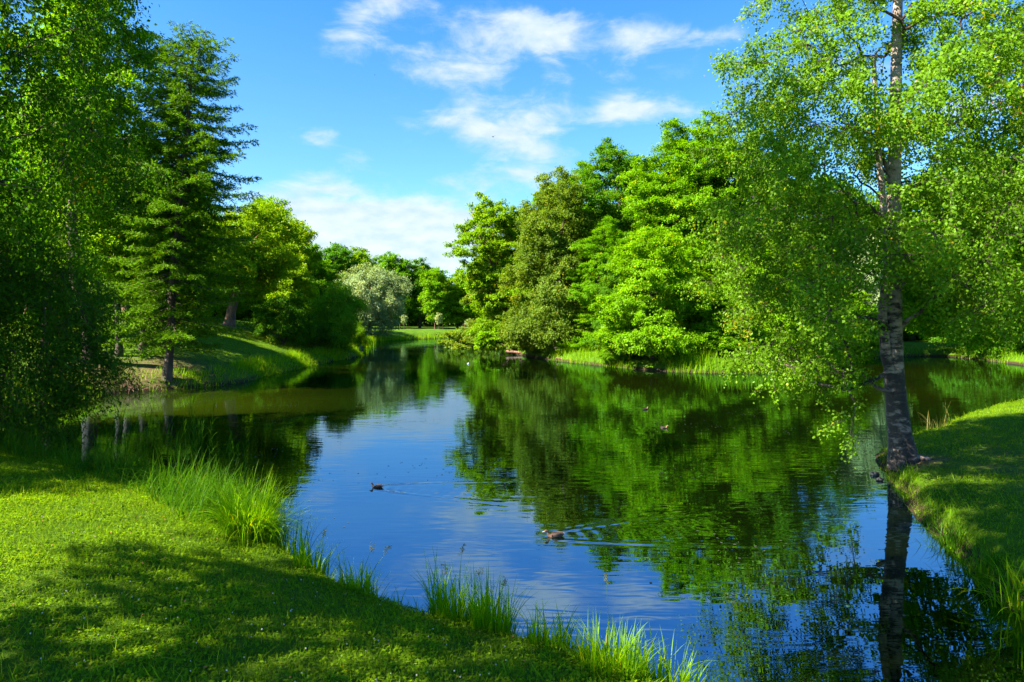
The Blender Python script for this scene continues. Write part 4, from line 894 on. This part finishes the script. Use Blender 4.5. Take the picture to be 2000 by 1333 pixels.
def log(label, x, y, z, pts, r0, r1, twigs_=(), name='driftwood_log'):
    e = empty(name, (x, y, z)); tag(e, label, 'log'); P = np.array(pts, float)
    V, Q = tubes_np(P[None], np.linspace(r0, r1, len(P))[None], 9); link('log', mesh_np('log', V, [Q], True), M['barkr'], e)
    for tpts, rr in twigs_:
        T_ = np.array(tpts, float); V, Q = tubes_np(T_[None], np.linspace(rr, rr*.3, len(T_))[None], 6); link('branch', mesh_np('branch', V, [Q], True), M['barkr'], e)
log('fallen pale log lying half in the water at the tip of the peninsula', X_(1018, 73), 72.6, .08, [(-1.6,.8,.25),(-.6,.4,.18),(.5,0,.10),(1.7,-.8,-.02)], .16, .10, [([(-1.2,.6,.2),(-1.6,.4,.8),(-2.1,.5,1.1)], .06), ([(.2,.1,.1),(.5,-.4,.5)], .04)])
log('broken branch lying in the water below the olive elm', X_(1105, 63.2), 62.4, .0, [(-.9,.3,.25),(0,0,.12),(1.0,-.5,-.05)], .10, .05, [([(0,0,.12),(.3,-.2,.5)], .03)])
r = np.random.default_rng(12); e = empty('brush_pile', (X_(256, 36.6), 36.3, .15)); tag(e, 'pile of dead brown twigs at the waterline of the left slope', 'brush pile')
ch = []
for i in range(90):
    a = r.normal(size=3)*[.35, .25, .06]+[0, 0, .1]; d = nrm(r.normal(size=3)*[1, .6, .45]+[0, 0, .25]); ln = r.uniform(.3, .95); k = r.normal(size=3)*.06; ch.append(np.stack([a, a+d*ln*.5+k, a+d*ln]))
V, Q = tubes_np(np.array(ch), np.tile([.016, .011, .005], (90, 1)), 4); link('twigs', mesh_np('twigs', V, [Q], True), M['barkr'], e)
SM = flat_mat('wet_dark_stone', (.05, .045, .04), .5, (.015, .015, .015), 9)
def stone(label, x, y, s, seed):
    r = np.random.default_rng(seed); u = np.linspace(.05, math.pi-.05, 9); v = np.arange(12)*math.pi/6; U, W = np.meshgrid(u, v, indexing='ij')
    V = np.stack([np.sin(U)*np.cos(W), np.sin(U)*np.sin(W)*.75, np.cos(U)*.55], -1)*s; V *= (1+.35*fbm(V[..., 0]/s+seed, V[..., 1]/s+V[..., 2]/s*2, seed, 3, 1.4))[..., None]
    i = (np.arange(8)*12)[:, None]; j = np.arange(12)[None]; Q = np.stack([i+j, i+(j+1) % 12, i+12+(j+1) % 12, i+12+j], -1).reshape(-1, 4)
    o = link('stone', mesh_np('stone', V.reshape(-1, 3), [Q, np.arange(12)[None], (np.arange(12)+96)[None]], True), SM); o.location = (x, y, .03); tag(o, label, 'stone')
stone('dark stone in the water just left of the birch foot', 9.2, 17.3, .12, 3)
stone('smaller dark stone nearest the camera below the birch foot', 9.0, 16.7, .09, 5)
# a single floating leaf and the drift of small floating leaves
P = np.array([[X_(1056, 8.9), 8.9, .006]]); V, Q, va = leaves_np(P, np.array([[1, .2, 0.]]), np.array([[0, 0, 1.]]), np.array([.10]), np.array([.05]), np.array([.9]), .02)
tag(link('floating_leaf', mesh_np('floating_leaf', V, [Q], False, va), M['maple2']), 'single yellow green leaf floating near the grass tufts', 'leaf')
r = np.random.default_rng(14); n = 9000; x = r.uniform(-14, 12, n); y = 7.5+26*r.uniform(0, 1, n)**1.4; d = look(LD, x, y)
f = fbm(x, y, 41, 3, .45); k = (d < -.1) & (f > .13) & (r.uniform(0, 1, n) < (f-.13)*3.2+.05); x, y = x[k], y[k]; m = len(x)
V, Q, va = leaves_np(np.stack([x, y, np.full(m, .007)], 1), r.normal(size=(m, 3))*[1, 1, 0], np.tile([0, 0, 1.], (m, 1)), r.uniform(.03, .09, m), r.uniform(.018, .05, m), r.uniform(0, .6, m), .01)
tag(link('floating_leaves', mesh_np('floating_leaves', V, [Q], False, va), flat_mat('dark_floating_leaf', (.05, .06, .03), .5)), 'small dark leaves drifting on the water', 'leaves', kind='stuff')
